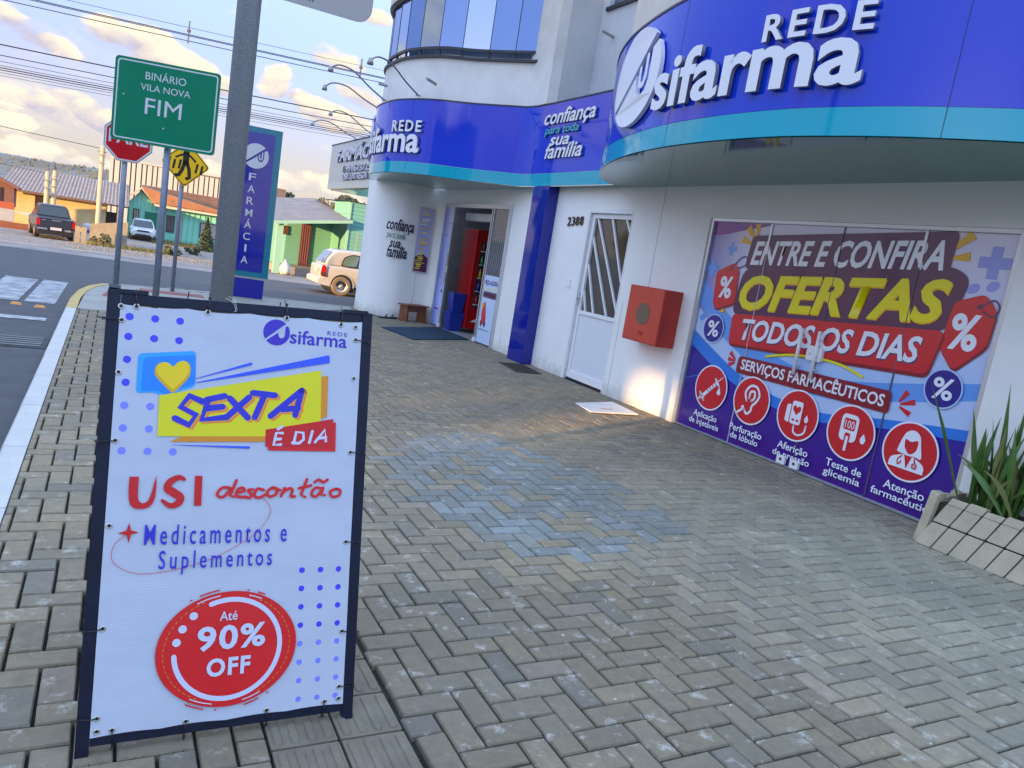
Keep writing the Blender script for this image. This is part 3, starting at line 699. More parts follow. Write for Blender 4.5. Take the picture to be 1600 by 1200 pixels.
def shp(poly, mt, name='printed_shape', fr=MF, parent=None, d=None):
    mb = MB(); mb.flat(poly, fr, lay() if d is None else d); return mb.build(name, mt, parent or dd, fix=False)
def strokes(lst, mt, name='printed_line', fr=MF, parent=None):
    mb = MB(); d = lay()
    for pts, w_ in lst: ribbon(mb, pts, w_, fr, d)
    return mb.build(name, mt, parent or dd, fix=False)
def cc(pts, n=6): return [(p.x, p.y) for p in catmull(pts, n)]
def mt_text(body, x0, y0, x1, y1, mt, **k): return text('printed_word', body, MF, x0, y0, x1, y1, mt, d=lay(), parent=dd, **k)
E1, E2 = .048, 3.232
# swooshes
shp(cc([(E1, 1.62), (.5, 1.30), (1.2, 1.0), (2.0, .92), (E2, 1.15)]) + [(E2, .95)] + cc([(E2, .95), (2.0, .74), (1.2, .78), (.5, 1.05), (E1, 1.35)]), P_mid)
shp(cc([(E1, 1.32), (.5, 1.02), (1.1, .82), (1.9, .72), (2.6, .86), (E2, 1.02)]) + [(E2, .80)] + cc([(E2, .80), (2.55, .70), (1.9, .60), (1.4, .62), (.9, .71), (.5, .86), (E1, 1.06)]), P_pale)
shp(cc([(E1, 1.05), (.5, .85), (.9, .70), (1.4, .605), (1.915, .592), (2.55, .70), (E2, .79)]) + [(E2, .1), (E1, .1)], P_blue)
shp(cc([(E1, .90), (.5, .70), (.9, .585), (1.4, .50), (1.9, .505), (2.5, .615), (E2, .705)]) + [(E2, .016), (E1, .016)], G_purp)
shp([(E1, 2.24)] + cc([(E1, 2.10), (.25, 2.12), (.5, 2.17), (.8, 2.22), (.85, 2.24)]), P_mag)
strokes([(cc([(E1, .52), (.3, .60), (.7, .56)]), .008)], P_blue)
# pale plus signs and pills
def plus(cx, cy, s_, w_, mt): 
    shp([(cx-w_, cy-s_), (cx+w_, cy-s_), (cx+w_, cy-w_), (cx+s_, cy-w_), (cx+s_, cy+w_), (cx+w_, cy+w_), (cx+w_, cy+s_), (cx-w_, cy+s_), (cx-w_, cy+w_), (cx-s_, cy+w_), (cx-s_, cy-w_), (cx-w_, cy-w_)], mt)
plus(3.09, 2.03, .12, .042, P_lil); plus(.13, 1.75, .09, .032, P_mid); plus(.36, 1.97, .07, .02, P_mid)
for cx, cy in ((.12, 1.42), (.13, 1.22), (2.98, 1.83), (3.12, 1.86)): shp(blob(cx, cy, .05, .035, 14, .6), P_lil if cx > 1 else P_mid)
# rays
def rays(cx, cy, lst, mt):
    mb = MB(); d = lay()
    for a, r0_, r1_, w_ in lst:
        a = R(a); c_, s_ = math.cos(a), math.sin(a)
        mb.flat([(cx+c_*r0_-s_*w_*.2, cy+s_*r0_+c_*w_*.2), (cx+c_*r0_+s_*w_*.2, cy+s_*r0_-c_*w_*.2), (cx+c_*r1_+s_*w_*.6, cy+s_*r1_-c_*w_*.6), (cx+c_*r1_-s_*w_*.6, cy+s_*r1_+c_*w_*.6)], MF, d)
    mb.build('printed_ray', mt, dd, fix=False)
rays(.70, 2.02, [(165, .06, .22, .06), (130, .06, .24, .07), (97, .07, .22, .06)], P_or)
rays(2.66, 2.03, [(75, .10, .24, .06), (42, .10, .30, .07), (8, .10, .24, .06)], P_or)
rays(.76, .84, [(175, .03, .13, .04), (145, .03, .14, .04), (205, .03, .12, .04)], P_red)
rays(2.60, .84, [(60, .03, .14, .04), (20, .03, .16, .04), (-22, .03, .14, .04)], P_red)
shp([(.36, 1.30), (.44, 1.31), (.42, 1.38)], P_or)
# backing shapes
shp(rpoly([(.60, 1.78), (2.76, 1.91), (2.78, 2.25), (.63, 2.12)], .06), P_plum)
shp(rpoly([(.54, 1.30), (2.87, 1.48), (2.95, 1.90), (2.80, 1.98), (.60, 1.79)], .12), P_plum)
mt_text('ENTRE E CONFIRA', .665, 1.825, 2.71, 2.065, P_white, bold=.026, shear=.22, rise=.115)
# tags
def price_tag(pts, hole, loop, pc, s_):
    shp(rpoly([(a+.012, b_-.02) for a, b_ in pts], .05), P_dred); shp(rpoly(pts, .05), P_red)
    strokes([(loop, .013)], P_shade); shp(blob(*hole, .022, n=12), P_plum)
    text('printed_word', '%', MF, pc[0]-s_*.8, pc[1]-s_, pc[0]+s_*.8, pc[1]+s_, P_white, d=lay(), parent=dd, bold=.03)
price_tag([(.21, 1.72), (.44, 1.83), (.53, 1.78), (.56, 1.42), (.30, 1.33), (.24, 1.38)], (.42, 1.77), cc([(.42, 1.77), (.52, 1.88), (.60, 1.90), (.62, 1.83), (.52, 1.78)]), (.39, 1.57), .115)
price_tag([(2.87, 1.72), (3.09, 1.80), (3.20, 1.69), (3.19, 1.42), (2.98, 1.20), (2.83, 1.36)], (3.07, 1.70), cc([(3.07, 1.70), (3.16, 1.76), (3.21, 1.71), (3.18, 1.64), (3.10, 1.67)]), (3.0, 1.50), .14)
mt_text('OFERTAS', .625, 1.355, 2.83, 1.705, P_or, bold=.034, shear=.20, rise=.165)
mt_text('OFERTAS', .613, 1.367, 2.82, 1.72, P_yel, bold=.034, shear=.20, rise=.165)
shp(rpoly([(.60, .98), (2.80, 1.10), (2.87, 1.47), (.57, 1.30)], .06), P_dred); shp(rpoly([(.59, 1.005), (2.79, 1.13), (2.85, 1.485), (.57, 1.315)], .06), P_red)
mt_text('TODOS OS DIAS', .745, 1.055, 2.70, 1.275, P_shade, bold=.026, shear=.16, rise=.13)
mt_text('TODOS OS DIAS', .735, 1.067, 2.69, 1.285, P_white, bold=.026, shear=.16, rise=.13)
L_, Q_ = stroke(cc([(1.13, .965), (1.4, 1.03), (1.7, 1.06), (2.0, 1.05), (2.24, .99)]), .022); shp([(p.x, p.y) for p in L_]+[(p.x, p.y) for p in reversed(Q_)], P_yel)
shp(rpoly([(.775, .735), (2.55, .748), (2.54, .935), (.785, .91)], .04), P_dred)
mt_text('SERVIÇOS FARMACÊUTICOS', .835, .755, 2.49, .912, P_white, bold=.02, rise=.012)
for cx, cy, r_ in ((.335, 1.12, .145), (2.95, 1.05, .145)):
    shp(blob(cx, cy, r_+.012), P_pale); shp(blob(cx, cy, r_), P_vio); text('printed_word', '%', MF, cx-.085, cy-.085, cx+.085, cy+.085, P_white, d=lay(), parent=dd, bold=.02)
CX = [.48, 1.072, 1.662, 2.25, 2.815]
for cx in CX:
    shp(blob(cx, .503, .243, n=40), P_white); shp(blob(cx, .503, .228, n=40), P_red)
# icons
def ic(cx, lst, w_=.018, mt=P_white): strokes([([(cx+a*.23, .503+b_*.23) for a, b_ in pts], w_ if len(q) < 1 else q[0]) for pts, *q in lst], mt, 'printed_icon')
c = CX[0]
shp([(c+.23*a, .503+.23*b_) for a, b_ in ((-.5, -.42), (-.38, -.54), (.42, .26), (.30, .38))], P_white, 'printed_icon')
ic(c, [([(-.62, -.34), (-.32, -.64)],), ([(-.66, -.66), (-.48, -.48)],), ([(.22, .46), (.50, .18)],), ([(.36, .34), (.66, .62)], .010)], .026)
ic(c, [([(-.2+.13*k, -.1+.13*k), (-.1+.13*k, -.2+.13*k)],) for k in range(4)], .012, P_red); shp([(c+.13, .54), (c+.10, .47), (c+.13, .45), (c+.16, .47)], P_white, 'printed_icon')
ic(CX[1], [(cc([(-.25, -.05), (-.38, .3), (-.15, .62), (.22, .62), (.42, .3), (.3, .0), (.12, -.2), (.08, -.45), (-.12, -.6), (-.28, -.45)]),), (cc([(-.12, .1), (-.1, .36), (.12, .4), (.16, .15), (.02, .0)]),), ([(-.72, -.72), (-.35, -.42)],)], .024)
shp(blob(CX[1]-.09, .503-.085, .02, n=10), P_white, 'printed_icon')
c = CX[2]
shp([(c+.23*a, .503+.23*b_) for a, b_ in rrect(-.58, -.35, -.1, .38, .1)], P_white, 'printed_icon')
shp([(c+.23*a, .503+.23*b_) for a, b_ in rrect(-.37, -.42, .27, .62, .12)], P_red, 'printed_icon'); shp([(c+.23*a, .503+.23*b_) for a, b_ in rrect(-.32, -.37, .22, .57, .1)], P_white, 'printed_icon')
heart = [(0, -.22), (-.2, 0), (-.2, .12), (-.1, .18), (0, .1), (.1, .18), (.2, .12), (.2, 0)]
shp([(c+.23*(a-.05), .503+.23*(b_+.22)) for a, b_ in heart], P_red, 'printed_icon')
shp([(c+.23*a, .503+.23*b_) for a, b_ in rrect(-.22, -.25, -.08, -.16, .03)], P_red, 'printed_icon'); shp([(c+.23*a, .503+.23*b_) for a, b_ in rrect(0, -.25, .14, -.16, .03)], P_red, 'printed_icon')
ic(c, [(cc([(-.05, -.42), (0, -.68), (.25, -.75), (.5, -.6), (.55, -.3)]),)], .018)
shp([(c+.23*a, .503+.23*b_) for a, b_ in ((.5, .14), (.40, -.05), (.44, -.16), (.5, -.19), (.56, -.16), (.6, -.05))], P_white, 'printed_icon')
c = CX[3]
shp([(c+.23*a, .503+.23*b_) for a, b_ in rrect(-.45, -.35, .30, .68, .2)], P_white, 'printed_icon'); shp([(c+.23*a, .503+.23*b_) for a, b_ in rrect(-.33, .08, .18, .52, .06)], P_red, 'printed_icon')
text('printed_word', '100', MF, c-.062, .535, c+.03, .605, P_white, d=lay(), parent=dd)
shp([(c+.23*a, .503+.23*b_) for a, b_ in rrect(-.20, -.5, .05, -.02, .08)], P_red, 'printed_icon'); shp([(c+.23*a, .503+.23*b_) for a, b_ in rrect(-.13, -.72, -.02, -.15, .03)], P_white, 'printed_icon')
shp([(c+.23*a, .503+.23*b_) for a, b_ in ((.6, .12), (.48, -.10), (.52, -.24), (.6, -.28), (.68, -.24), (.72, -.10))], P_white, 'printed_icon')
c = CX[4]
shp([(c+.23*a, .503+.23*b_) for a, b_ in cc([(-.66, -.64), (-.62, -.35), (-.3, -.18), (0, -.12), (.3, -.18), (.62, -.35), (.66, -.64)])], P_white, 'printed_icon')
shp([(c+.23*a, .503+.23*b_) for a, b_ in cc([(-.45, -.08), (-.36, .35), (-.22, .66), (.05, .76), (.28, .62), (.38, .3), (.48, -.12), (.25, -.12), (-.2, -.12), (-.45, -.08)])], P_white, 'printed_icon')
shp([(c+.23*a, .503+.23*b_) for a, b_ in cc([(-.2, .12), (-.22, .4), (0, .36), (.24, .44), (.24, .1), (.02, -.08), (-.2, .12)])], P_red, 'printed_icon')
shp([(c+.23*a, .503+.23*b_) for a, b_ in ((-.14, -.14), (.16, -.14), (.02, -.6))], P_red, 'printed_icon')
ic(c, [(cc([(-.22, -.2), (-.34, -.36), (-.3, -.52), (-.2, -.4)]),), ([(.26, -.2), (.3, -.32)],)], .012, P_red); shp(blob(c+.07, .503-.1, .026, n=12), P_red, 'printed_icon'); 
strokes([([(c+.055, .403), (c+.085, .403)], .009), ([(c+.07, .388), (c+.07, .418)], .009)], P_white, 'printed_icon')
for cx, l1, l2, w1, w2 in ((.49, 'Aplicação', 'de injetáveis', .36, .46), (1.09, 'Perfuração', 'de lóbulo', .44, .38), (1.70, 'Aferição', 'de pressão', .36, .44), (2.27, 'Teste de', 'glicemia', .37, .38), (2.85, 'Atenção', 'farmacêutica', .36, .56)):
    y1 = .165; mt_text(l1, cx-w1/2, y1-(.018 if 'ç' in l1 or 'p' in l1 else 0), cx+w1/2, y1+.068, P_white, bold=.012)
    mt_text(l2, cx-w2/2, .085-(.02 if any(q in l2 for q in 'jpgç') else 0), cx+w2/2, .085+.062, P_white, bold=.012)
# seams, handles, floor locks
for i, s_ in enumerate(SEAMS):
    mb = MB(); mb.prism([(s_-.004, .014), (s_+.004, .014), (s_+.004, 2.243), (s_-.004, 2.243)], MF, -.01, .0125 if i in (0, 2) else .0122)
    mb.build('door_gap', mat('pale_seam', (.55, .56, .6), .4) if i == 0 else mat('grey_seam', (.12, .10, .16), .4), dd)
    if i in (0, 2):
        mb = MB(); mb.prism([(s_-.012, 1.95), (s_+.012, 1.95), (s_+.012, 2.243), (s_-.012, 2.243)], MF, 0, .014); mb.build('door_stile', M_alu, dd)
for s_, in ((1.545,), (1.745,)):
    mb = MB(); mb.tube([MF(s_, .87, .06), MF(s_, 1.305, .06)], .017, 10); mb.tube([MF(s_, .95, .0), MF(s_, .95, .06)], .009, 8); mb.tube([MF(s_, 1.22, .0), MF(s_, 1.22, .06)], .009, 8); mb.build('door_handle', M_wfr, dd, smooth=True)
mb = MB(); mb.prism(rrect(1.63, 1.03, 1.80, 1.165, .02), MF, .012, .045); mb.build('lock_case', M_wfr, dd)
mb = MB(); mb.prism(blob(1.67, 1.09, .014, n=10), MF, .045, .050); mb.build('lock_cylinder', M_alu, dd)
for s_ in (1.60, 1.76):
    mb = MB(); mb.prism(rrect(s_-.05, .02, s_+.05, .10, .012), MF, .012, .04); o = mb.build('floor_lock', M_wfr, dd)
    mb = MB(); mb.prism(blob(s_, .065, .014, n=10), MF, .040, .044); mb.build('lock_cylinder', M_drk, o)

# ------------------------------------------------------------------ white door
wd = thing('entry_door', 'white half-glazed metal door with slanting bars beside the red box', 'door', (0, 0, 0))
DF = frame((5.72, 8.93, 0), (0, -1, 0), (0, 0, 1))
def dbox(a, b_, z0, z1, d0, d1, name, mt, bev=.003): mb = MB(); mb.prism([(a, z0), (b_, z0), (b_, z1), (a, z1)], DF, d0, d1); return mb.build(name, mt, wd, bevel=bev)
for a, b_, z0, z1 in ((-.02, .04, .0, 2.33), (1.0, 1.02, 0, 2.33), (.04, 1.0, 2.285, 2.33)): dbox(a, b_, z0, z1, -.06, .075, 'door_frame', M_wfr)
for a, b_, z0, z1 in ((.05, .11, .03, 2.27), (.97, .998, .03, 2.27), (.11, .97, 2.22, 2.27), (.11, .97, .92, .97), (.11, .97, .03, .12)): dbox(a, b_, z0, z1, -.02, .03, 'door_rail', M_wfr)
dbox(.11, .97, .12, .92, -.01, .012, 'door_panel', mat('door_panel_white', (.74, .76, .79), .4))
dbox(.11, .97, .97, 2.22, -.015, -.005, 'door_glass', mat('dark_door_glass', (.05, .045, .04), .06, spec=.8), 0)
dbox(.0, 1.0, -.01, .028, -.04, .02, 'door_gap', M_drk, 0)
for (a, b_) in (((.16, 2.22), (.96, 1.02)), ((.50, 2.22), (.965, 1.36)), ((.82, 2.22), (.965, 2.02)), ((.11, 1.97), (.73, .97)), ((.11, 1.60), (.42, .97)), ((.11, 1.24), (.22, .97))):
    mb = MB(); d_ = (Vector(b_)-Vector(a)).normalized(); nn = Vector((-d_.y, d_.x))*.013
    mb.prism([(a[0]+nn.x, a[1]+nn.y), (a[0]-nn.x, a[1]-nn.y), (b_[0]-nn.x, b_[1]-nn.y), (b_[0]+nn.x, b_[1]+nn.y)], DF, -.004, .02); mb.build('bar', M_wfr, wd)
h = dbox(.045, .075, 1.03, 1.20, .03, .036, 'lock_plate', M_alu); mb = MB(); mb.tube([DF(.06, 1.14, .03), DF(.06, 1.14, .08), DF(.14, 1.14, .085)], .009, 8); mb.build('door_handle', M_alu, wd, smooth=True)

# red hose cabinet
rb = thing('fire_hose_cabinet', 'red metal wall cabinet with round window between the white door and display doors', 'cabinet', (0, 0, 0))
M_rc = mat('red_enamel', (.50, .035, .02), .45, var=.12, scale=5, bump=.06)
mb = MB(); mb.box(5.40, 5.65, 6.70, 7.36, .80, 1.44); mb.build('cabinet_body', M_rc, rb, bevel=.006)
RF = frame((5.40, 7.36, .80), (0, -1, 0), (0, 0, 1))
mb = MB(); mb.prism(rrect(.012, .012, .648, .628, .006), RF, 0, .006); mb.build('cabinet_door', mat('red_enamel_door', (.58, .065, .03), .42, var=.08, scale=4), rb)
mb = MB(); mb.prism(blob(.33, .33, .125, .125, 32), RF, .006, .010); mb.build('round_window', mat('dull_window', (.17, .11, .07), .35), rb)
for k in range(3):
    mb = MB(); mb.prism([(.30, .085+k*.018), (.39, .085+k*.018), (.39, .092+k*.018), (.30, .092+k*.018)], RF, .006, .012); mb.build('vent_slot', mat('vent_dark', (.25, .03, .02), .5), rb)

# ------------------------------------------------------------------ entrance
en = thing('glass_entrance', 'open glazed pharmacy entrance with aluminium frame and printed side panels', 'entrance', (0, 0, 0))
EF = frame((5.62, 14.0, 0), (0, -1, 0), (0, 0, 1))
def ebox(a, b_, z0, z1, d0, d1, name, mt, p=en): mb = MB(); mb.prism([(a, z0), (b_, z0), (b_, z1), (a, z1)], EF, d0, d1); return mb.build(name, mt, p)
for q in ((0, .05, 0, 2.36), (2.76, 2.80, 0, 2.36), (.05, 2.76, 2.29, 2.36)): ebox(*q, -.06, .02, 'door_frame', M_alu)
for a in (.44, 2.10, 2.17): ebox(a, a+.03, .0, 2.29, -.03, .01, 'door_stile', M_alu)
g1 = ebox(.05, .44, .03, 2.29, -.01, 0, 'printed_panel', gradmat('entrance_print', [(0, '#c2cdf6'), (.5, '#aab8f2'), (1, '#e0dcf2')], (13.7, 14.0, '#4a5ad0')))
for (v, c1, w_) in ((2.05, P_lil, .2), (1.98, P_lil, .14), (1.75, P_shade, .05), (1.55, P_mid, .06), (1.42, P_mag, .08), (1.30, P_shade, .05), (1.18, P_mid, .1), (1.05, P_red, .06), (.95, P_shade, .07), (.82, P_red, .05)):
    for u in (.10, .24, .33):
        if rnd.random() < .72: shp(rrect(u, v, u+w_*rnd.uniform(.4, .9), v+rnd.uniform(.012, .03), .005, 1), c1, 'printed_line', EF, g1, d=.002)
shp(blob(.34, .70, .035, n=12), P_shade, 'printed_shape', EF, g1, d=.002); shp(rrect(.10, .33, .3, .36, .005), P_mag, 'printed_line', EF, g1, d=.002)
M_clear = mat('clear_door_glass', (.02, .03, .05), .03, spec=.6, alpha=.35)
ebox(2.13, 2.17, .03, 2.29, -.012, -.006, 'door_glass', M_clear)
g2 = ebox(2.20, 2.76, 1.18, 2.29, -.012, -.006, 'door_glass', mat('mirror_door_glass', (.04, .06, .10), .04, metal=.3, spec=1))
for k in range(7): ebox(2.24+k*.07, 2.247+k*.07, 1.2+.05*(k % 3), 2.0-.1*(k % 2), -.004, -.001, 'grille_bar', M_alu)
g3 = ebox(2.20, 2.76, .03, 1.18, -.006, .0, 'printed_panel', gradmat('poster_blue', [(0, '#5aa0e8'), (.2, '#9cc4f2'), (.5, '#c8dcf8')], (3, 3.1, '#c8dcf8')))
def et(b, a, z0, c_, z1, mt, **k): text('printed_word', b, EF, a, z0, c_, z1, mt, d=.002, parent=g3, **k)
et('PEÇA AGORA', 2.23, 1.00, 2.73, 1.10, P_vio, bold=.03)
shp(rrect(2.24, .95, 2.70, .965, .005), P_yel, 'printed_line', EF, g3, d=.002)
shp(rrect(2.22, .80, 2.74, .91, .04), P_plum, 'printed_shape', EF, g3, d=.002); et('LINHA DIRETA', 2.25, .83, 2.72, .88, P_yel, bold=.02)
text('printed_word', 'usifarma', EF, 2.22, .24, 2.60, .28, P_vio, d=.002, parent=g3)
# scooter drawing
shp(cc([(2.28, .42), (2.26, .56), (2.30, .70), (2.36, .72), (2.40, .62), (2.44, .50), (2.44, .38), (2.34, .34), (2.28, .42)]), P_red, 'printed_shape', EF, g3, d=.002); shp(blob(2.28, .66, .035, .05, 12), P_or, 'printed_shape', EF, g3, d=.003)
for q in (2.29, 2.43): shp(blob(q, .36, .04, .055, 14), P_plum, 'printed_shape', EF, g3, d=.0035)
mb = MB(); mb.tube([EF(.47, .85, .05), EF(.47, 1.45, .05)], .014, 8); mb.tube([EF(.47, .95, 0), EF(.47, .95, .05)], .008, 6); mb.tube([EF(.47, 1.35, 0), EF(.47, 1.35, .05)], .008, 6); mb.build('door_handle', M_alu, en)
mb = MB(); mb.prism(rrect(.44, 1.06, .51, 1.20, .02), EF, .01, .035); mb.build('lock_case', M_wfr, en)
for a in (.46, 2.13):
    mb = MB(); mb.prism(rrect(a-.03, .01, a+.05, .09, .02), EF, .005, .035); mb.build('floor_lock', M_wfr, en)

# inside the doorway
fg = thing('drinks_fridge', 'tall red drinks fridge with glass front standing inside the entrance', 'fridge', (0, 0, 0))
mb = MB(); mb.box(5.95, 6.62, 13.10, 13.75, .08, 1.95); mb.build('cabinet', mat('fridge_red', (.42, .004, .006), .3), fg, bevel=.01)
gf = frame((5.95, 13.10, 0), (1, 0, 0), (0, 0, 1))
mb = MB(); mb.prism([(.10, .5), (.62, .5), (.62, 1.72), (.10, 1.72)], gf, .002, .012); mb.build('fridge_opening', mat('fridge_inside', (.04, .035, .04), .3), fg)
for k in range(5):
    z = .55+k*.25; mb = MB(); mb.prism([(.11, z), (.61, z), (.61, z+.015), (.11, z+.015)], gf, .012, .05); sh = mb.build('shelf', M_wfr, fg)
    for b_ in range(6):
        c_ = [(.5, .02, .02), (.03, .05, .3), (.6, .3, .02), (.02, .25, .1), (.15, .05, .02)][(k+b_//3) % 5]
        mb = MB(); x = 5.95+.15+b_*.075; mb.lathe([(.0, z+.015), (.026, z+.015), (.026, z+.11), (.012, z+.15), (.012, z+.18), (0, z+.18)], (x, 13.06, 0), n=8); mb.build('bottle', mat('bottle_%d' % ((k+b_//3) % 5), c_, .2), sh, smooth=True)
mb = MB(); mb.prism([(.08, 1.75), (.64, 1.75), (.64, 1.95), (.08, 1.95)], gf, .002, .01); mb.build('header_panel', mat('fridge_header', (.45, .01, .01), .3), fg)
mb = MB(); mb.prism(cc([(.1, .22), (.3, .30), (.6, .26), (.62, .22), (.35, .22), (.1, .22)]), gf, .002, .006); mb.build('wave_mark', P_white, fg)
for i, (x, y, z, s_) in enumerate(((5.80, 13.30, 0, .15), (5.81, 13.30, .36, .135))):
    mb = MB(); mb.add([(x+a*s_*(.8 if h_ == 0 else 1), y+b_*s_*(.8 if h_ == 0 else 1), z+h_) for h_ in (0, .36) for a, b_ in ((-1, -1), (1, -1), (1, 1), (-1, 1))], [(0, 1, 2, 3), (0, 1, 5, 4), (1, 2, 6, 5), (2, 3, 7, 6), (3, 0, 4, 7), (4, 5, 6, 7)])
    o = mb.build('plastic_bin', mat('blue_plastic', (.01, .03, .30), .4), bevel=.01); tag(o, ['blue plastic bin standing on the floor inside the entrance', 'blue plastic bin stacked on another inside the entrance'][i], 'bin', 'blue bins in the doorway')
cb = thing('air_curtain', 'long white air curtain above the doorway inside the shop', 'air curtain', (0, 0, 0)); mb = MB(); mb.box(6.0, 6.2, 12.0, 13.9, 2.1, 2.25); mb.build('casing', M_wfr, cb, bevel=.02)
sf = thing('shelf_unit', 'dark shelf unit with pale goods seen through the right entrance glass', 'shelf', (0, 0, 0))
mb = MB(); mb.box(7.4, 7.45, 11.6, 14.8, 0, 2.2); mb.build('back_panel', mat('shelf_back', (.12, .16, .12), .7, var=.3), sf)
for k in range(6):
    mb = MB(); mb.box(7.1, 7.4, 11.6, 14.8, .3+k*.33, .32+k*.33); s1 = mb.build('shelf', M_wfr, sf)
    for q in range(12):
        mb = MB(); y = 11.7+q*.26; hh = rnd.uniform(.12, .25); mb.box(7.15, 7.35, y, y+rnd.uniform(.1, .2), .32+k*.33, .32+k*.33+hh); mb.build('carton', mat('carton_%d' % (q % 4), [(.5, .5, .3), (.4, .1, .1), (.1, .3, .25), (.5, .5, .55)][q % 4], .5), s1)

# moss and weeds in the joints, and blown litter
mb = MB(); rw_ = random.Random(31)
for k in range(900):
    i_, j_ = rw_.randrange(0, 46), rw_.randrange(-8, 60); x = X0+i_*U-1.4+rw_.choice([0, rw_.uniform(0, U)]); y = Y0+j_*U+rw_.uniform(-.004, .004)
    if not (-.34 < x < .48 or .93 < x < 5.6) or rw_.random() < .45: continue
    n_ = rw_.randrange(2, 6)
    for q in range(n_):
        a, l_ = rw_.uniform(0, 6.28), rw_.uniform(.004, .011); xx, yy_ = x+rw_.uniform(-.02, .02), y+rw_.uniform(-.003, .003)
        mb.add([(xx-.002, yy_, -.008), (xx+.002, yy_, -.008), (xx+math.cos(a)*l_*.5, yy_+math.sin(a)*l_*.5, -.006+l_)], [(0, 1, 2)])
stuff(mb.build('joint_moss', mat('joint_moss_green', (.06, .085, .03), .9), fix=False))
# ------------------------------------------------------------------ A-board
ab = thing('a_frame_sign', 'dark steel A-frame board with laced white promotional banner on the pavement', 'sign board', (0, 0, 0))
BV = Vector((0, .32, 1.24)).normalized(); BF = frame((0, 2.1, 0), (1, 0, 0), BV)
M_fr = mat('navy_steel', (.005, .009, .026), .42, var=.3, scale=12, bump=.08, spec=.3)
def bb(a, b_, z0, z1, d0=-.022, d1=.006, name='frame_rail', mt=None): mb = MB(); mb.prism([(a, z0), (b_, z0), (b_, z1), (a, z1)], BF, d0, d1); return mb.build(name, mt or M_fr, ab, bevel=.0015)
bb(-.004, .030, -.005, 1.282, name='frame_post'); bb(.732, .766, -.005, 1.294, name='frame_post')
bb(.031, .731, .022, .052); 
mb = MB(); mb.prism([(.031, 1.243), (.731, 1.262), (.731, 1.292), (.031, 1.274)], BF, -.022, .004); mb.build('frame_rail', M_fr, ab, bevel=.0015)
for x in (0.01, .745):
    mb = MB(); fr_ = frame((x, 2.44, 1.25), (1, 0, 0), Vector((0, .42, -1.25))); mb.prism([(-.012, 0), (.018, 0), (.018, 1.32), (-.012, 1.32)], fr_, -.012, .012); mb.build('rear_post', M_fr, ab)
mb = MB(); fr_ = frame((0.02, 2.80, .15), (1, 0, 0), (0, 0, 1)); mb.prism([(.01, 0), (.72, 0), (.72, .03), (.01, .03)], fr_, -.012, .012); mb.build('rear_rail', M_fr, ab)
for x, z in ((.05, 1.285), (.70, 1.298)):
    mb = MB(); mb.prism([(x-.03, z-.012), (x+.05, z-.010), (x+.05, z+.002), (x-.03, z)], BF, -.02, .008); mb.build('hinge', M_fr, ab)
# banner: woven vinyl, slightly slack
BM = mat('banner_vinyl', (.51, .55, .64), .42, coat=.1)
t = BM.node_tree; b = t.nodes['Principled BSDF']; g_ = t.nodes.new('ShaderNodeNewGeometry')
n1 = t.nodes.new('ShaderNodeTexNoise'); n1.inputs['Scale'].default_value = 5; n1.inputs['Detail'].default_value = 2; t.links.new(g_.outputs['Position'], n1.inputs[0])
wv = t.nodes.new('ShaderNodeTexWave'); wv.bands_direction = 'Z'; wv.inputs['Scale'].default_value = 70; wv.inputs['Distortion'].default_value = 3; t.links.new(g_.outputs['Position'], wv.inputs[0])
mm = t.nodes.new('ShaderNodeMath'); mm.operation = 'MULTIPLY_ADD'; t.links.new(wv.outputs['Fac'], mm.inputs[0]); mm.inputs[1].default_value = .018; t.links.new(n1.outputs[0], mm.inputs[2])
bp = t.nodes.new('ShaderNodeBump'); bp.inputs['Strength'].default_value = .35; bp.inputs['Distance'].default_value = .03; t.links.new(mm.outputs[0], bp.inputs['Height']); t.links.new(bp.outputs[0], b.inputs['Normal'])
nx, ny = 36, 64; bx0, bx1 = .030, .731
def ban(u, v): return .008 + .0016*math.sin(u*19+v*4) + .0012*noise.noise(Vector((u*9, v*7, 3)))
BW = lambda u, v, d=0: BF(u, v, ban(u, v)+d)
mb = MB(); vs = []
for j in range(ny+1):
    for i in range(nx+1):
        u = bx0+(bx1-bx0)*i/nx; sag = .006*abs(math.sin(i/nx*math.pi*4)); v0 = .046+sag*.6; v1 = 1.243+.019*i/nx-sag; v = v0+(v1-v0)*j/ny
        vs.append(BW(u, v))
mb.add(vs, [(j*(nx+1)+i, j*(nx+1)+i+1, (j+1)*(nx+1)+i+1, (j+1)*(nx+1)+i) for j in range(ny) for i in range(nx)])
banner = mb.build('banner', BM, ab, smooth=True, fix=False)
LB = [.0004]
def bl_(): LB[0] += .00018; return LB[0]
def cutup(o, st=.04):
    bm = bmesh.new(); bm.from_mesh(o.data)
    for ax_, n_, O_ in ((0, 39, Vector((1, 0, 0))), (1, 65, BV)):
        for k in range(1, n_): bmesh.ops.bisect_plane(bm, geom=bm.verts[:]+bm.edges[:]+bm.faces[:], plane_co=Vector((0, 2.1, 0))+O_*(k*.02), plane_no=O_)
    for v in bm.verts:
        p = v.co-Vector((0, 2.1, 0)); N_ = Vector((0, -BV.z, BV.y)); u_ = p.x; w_ = p.dot(BV); d_ = p.dot(N_)
        v.co = BF(u_, w_, ban(u_, w_)+d_)
    bm.to_mesh(o.data); bm.free(); return o
def bmat(n_, c_): return mat('banner_'+n_, c_, .42, coat=.1)
B_blue = bmat('blue', '#2a2cc0'); B_dot = bmat('dot', '#3d3fe0'); B_dot2 = bmat('dot_pale', '#7f86f0'); B_red = bmat('red', '#cc0c10'); B_red2 = bmat('red2', '#d9141a'); B_sky = bmat('sky', '#1186e6'); B_sky2 = bmat('sky2', '#28a4f4')
